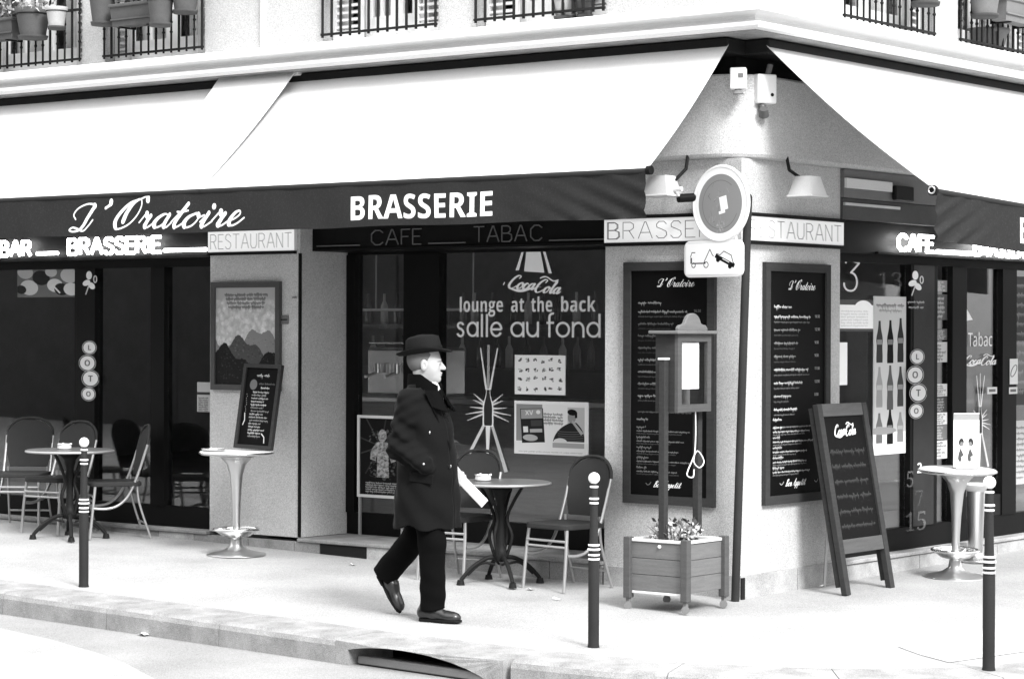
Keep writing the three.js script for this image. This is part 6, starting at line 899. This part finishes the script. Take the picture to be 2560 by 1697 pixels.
    // front edge: a shallow groove where the coat closes, and a vent behind
    const fr = Math.exp(-((z - 0.035) ** 2) / 0.00004); if (x > cx + ax * 0.6 && y < 1.34) d += 0.006 * fr;
    // open neck with lapels
    const v = (y - 1.24) * 0.55; if (y > 1.24 && x > cx) d = Math.max(d, -(Math.abs(z) - Math.max(0, v)) < 0 ? d : Math.min(0.05, d + 0.035));
    return d + wr(x, y, z);
  };
  const coat = add(man, 'overcoat', sdfGeo(coatF, [-0.01, 1.06, 0], 0.56, 150), M.coat, 'long dark wool overcoat');
  const collarF = (x, y, z) => { const u = x + 0.02, a = Math.atan2(z, u), r = Math.hypot(u / 1.1, z), lo = 1.4 - 0.1 * Math.max(0, Math.cos(a)), hi = 1.54 - 0.075 * Math.max(0, Math.cos(a)) ** 1.5, R = 0.094 + (y - 1.4) * -0.05 + Math.max(0, 1.44 - y) * 0.55; let d = Math.abs(r - R) - 0.011; d = Math.max(d, y - hi, lo - y); return Math.max(d, Math.abs(a) < 0.3 ? 0.02 : -1); };
  add(coat, 'collar', sdfGeo(collarF, [0, 1.45, 0], 0.2, 80), M.trousers, 'turned-up dark collar');
  for (const s of [1]) add(coat, 'lapel', quadSheet((u, v) => { const y = 1.44 - v * 0.36, w = 0.012 + 0.055 * (1 - v) * u; return V(0.062 + v * 0.115 - u * 0.012 * (1 - v), y, s * (0.03 + (0.05 * (1 - v) + u * w * 1.3) + 0.004)); }, 6, 10), M.trousers);
  add(coat, 'button', [tf(new THREE.CylinderGeometry(0.011, 0.011, 0.006, 12), 0.089, 1.18, 0.176, 0, 0.35, Math.PI / 2), tf(new THREE.CylinderGeometry(0.011, 0.011, 0.006, 12), 0.19, 0.97, 0.09, 0, 1.1, Math.PI / 2)], M.brushed);
  add(coat, 'pocket_flap', tf(rbox(-0.075, 0.075, -0.03, 0.03, -0.004, 0.006, 0.004), 0.05, 0.9, 0.216, 0, 0.14, -0.12), M.coat);
  add(coat, 'wrist', tf(new THREE.SphereGeometry(0.01, 8, 6), 0.085, 0.99, 0.265), M.skin);
  add(man, 'shirt', [sdfGeo((x, y, z) => Math.max(ell(x, y, z, 0.0, 1.4, 0, 0.085, 0.12, 0.09), -(x - 0.02), y - 1.49), [0.02, 1.42, 0], 0.14, 56), sdfGeo((x, y, z) => { const r = Math.hypot(x - 0.005, z); return Math.max(Math.abs(r - (0.066 - (y - 1.45) * 0.1)) - 0.005, y - 1.488 + 0.03 * Math.max(0, x * 12), 1.42 - y); }, [0.005, 1.46, 0], 0.12, 64)], M.shirt, 'white shirt collar');
  add(man, 'tie', sdfGeo((x, y, z) => cap(x, y, z, [0.083, 1.43, 0], [0.1, 1.3, 0], 0.015, 0.02), [0.09, 1.36, 0], 0.12, 48), M.trousers);
  // trousers
  const tro = (x, y, z) => {
    let d = cap(x, y, z, [-0.01, 0.92, 0.03], [-0.01, 0.85, -0.03], 0.16, 0.16);
    let r = cap(x, y, z, [0.0, 0.86, 0.095], [0.075, 0.5, 0.1], 0.1, 0.085); r = smin(r, cap(x, y, z, [0.075, 0.5, 0.1], [0.083, 0.085, 0.1], 0.083, 0.078), 0.03); r = Math.max(r, 0.07 + (x - 0.08) * 0.12 - y);
    let l = cap(x, y, z, [-0.01, 0.86, -0.095], [-0.12, 0.5, -0.1], 0.1, 0.086); const A = [-0.12, 0.5, -0.1], B = [-0.345, 0.245, -0.1]; l = smin(l, cap(x, y, z, A, B, 0.085, 0.083), 0.03); const ux = (B[0] - A[0]), uy = (B[1] - A[1]), ul = Math.hypot(ux, uy); l = Math.max(l, ((x - B[0]) * ux + (y - B[1]) * uy) / ul);
    return smin(d, Math.min(r, l), 0.02) + 0.003 * Math.sin(y * 50 + x * 20) * Math.exp(-((y - 0.15) ** 2) / 0.02) + 0.002 * Math.sin(x * 33 + y * 27);
  };
  add(man, 'trousers', sdfGeo(tro, [-0.08, 0.55, 0], 0.56, 130), M.trousers, 'black trousers');
  // shoes, built pointing forward then placed
  const shoeF = (x, y, z) => { let d = cap(x, y, z, [0.02, 0.05, 0], [0.1, 0.055, 0], 0.04, 0.04); d = smin(d, cap(x, y, z, [0.1, 0.05, 0], [0.235, 0.034, 0.004], 0.042, 0.03), 0.03); d = smin(d, cap(x, y, z, [0.02, 0.06, 0], [0.04, 0.105, 0], 0.036, 0.04), 0.02); d = smin(d, ell(x, y, z, 0.2, 0.03, 0, 0.075, 0.03, 0.046), 0.02); d = Math.max(d, 0.014 - y, y - 0.115); return d + 0.002 * Math.exp(-((x - 0.17) ** 2) / 0.0002); };
  const soleF = (x, y, z) => { const w = x < 0.09 ? 0.036 : 0.036 + 0.014 * Math.sin(Math.min(1, (x - 0.09) / 0.17) * Math.PI); const e = Math.max(Math.abs(x - 0.135) - 0.147 + 0.03 * (z / 0.04) ** 2, Math.abs(z) - w); return Math.max(e, Math.abs(y - 0.008) - 0.009, x < 0.075 ? -1 : (0.003 - y)); };
  const sg = sdfGeo(shoeF, [0.13, 0.06, 0], 0.19, 90), og = sdfGeo(soleF, [0.13, 0.02, 0], 0.17, 90);
  const lace = merge([0, 1, 2].map((k) => tube([[0.1 + k * 0.022, 0.096 - k * 0.009, -0.02], [0.103 + k * 0.022, 0.101 - k * 0.009, 0], [0.1 + k * 0.022, 0.096 - k * 0.009, 0.02]], 0.0028, 8, 5)));
  const shoe = (f) => { const s = add(man, 'shoe', f(sg.clone()), M.leather); add(s, 'sole', f(og.clone()), M.sole); add(s, 'laces', f(lace.clone()), M.sole); };
  shoe((g) => tf(g, 0.0, 0.0, 0.1, 0, R2(-3), 0)); shoe((g) => { tf(g, -0.26, 0, 0); tf(g, 0, 0, 0, 0, 0, R2(-58)); return tf(g, -0.245, 0.03, -0.1); });
  // the folded paper is his to carry, a thing of its own
  const pt = (p) => V(...p).applyAxisAngle(V(0, 1, 0), Math.atan2(0.295, 0.955)).add(V(o.x, gy(o.x, o.z), o.z));
  const np = thing('folded_paper', 'folded white paper held low in front of the walking man', 'paper', pt([0.14, 0.88, -0.2]).toArray(), Math.atan2(0.295, 0.955)); np.rotation.set(0, Math.atan2(0.295, 0.955), R2(-43), 'YZX');
  add(np, 'fold', [rbox(-0.1, 0.235, -0.034, 0.03, -0.006, 0.004, 0.004), rbox(-0.1, 0.23, -0.03, 0.03, 0.0045, 0.011, 0.003)], M.paper); add(np, 'inner_fold', rbox(-0.1, 0.226, -0.027, 0.031, 0.0115, 0.016, 0.002), M.offwhite);
}

renderer.render(scene, camera);
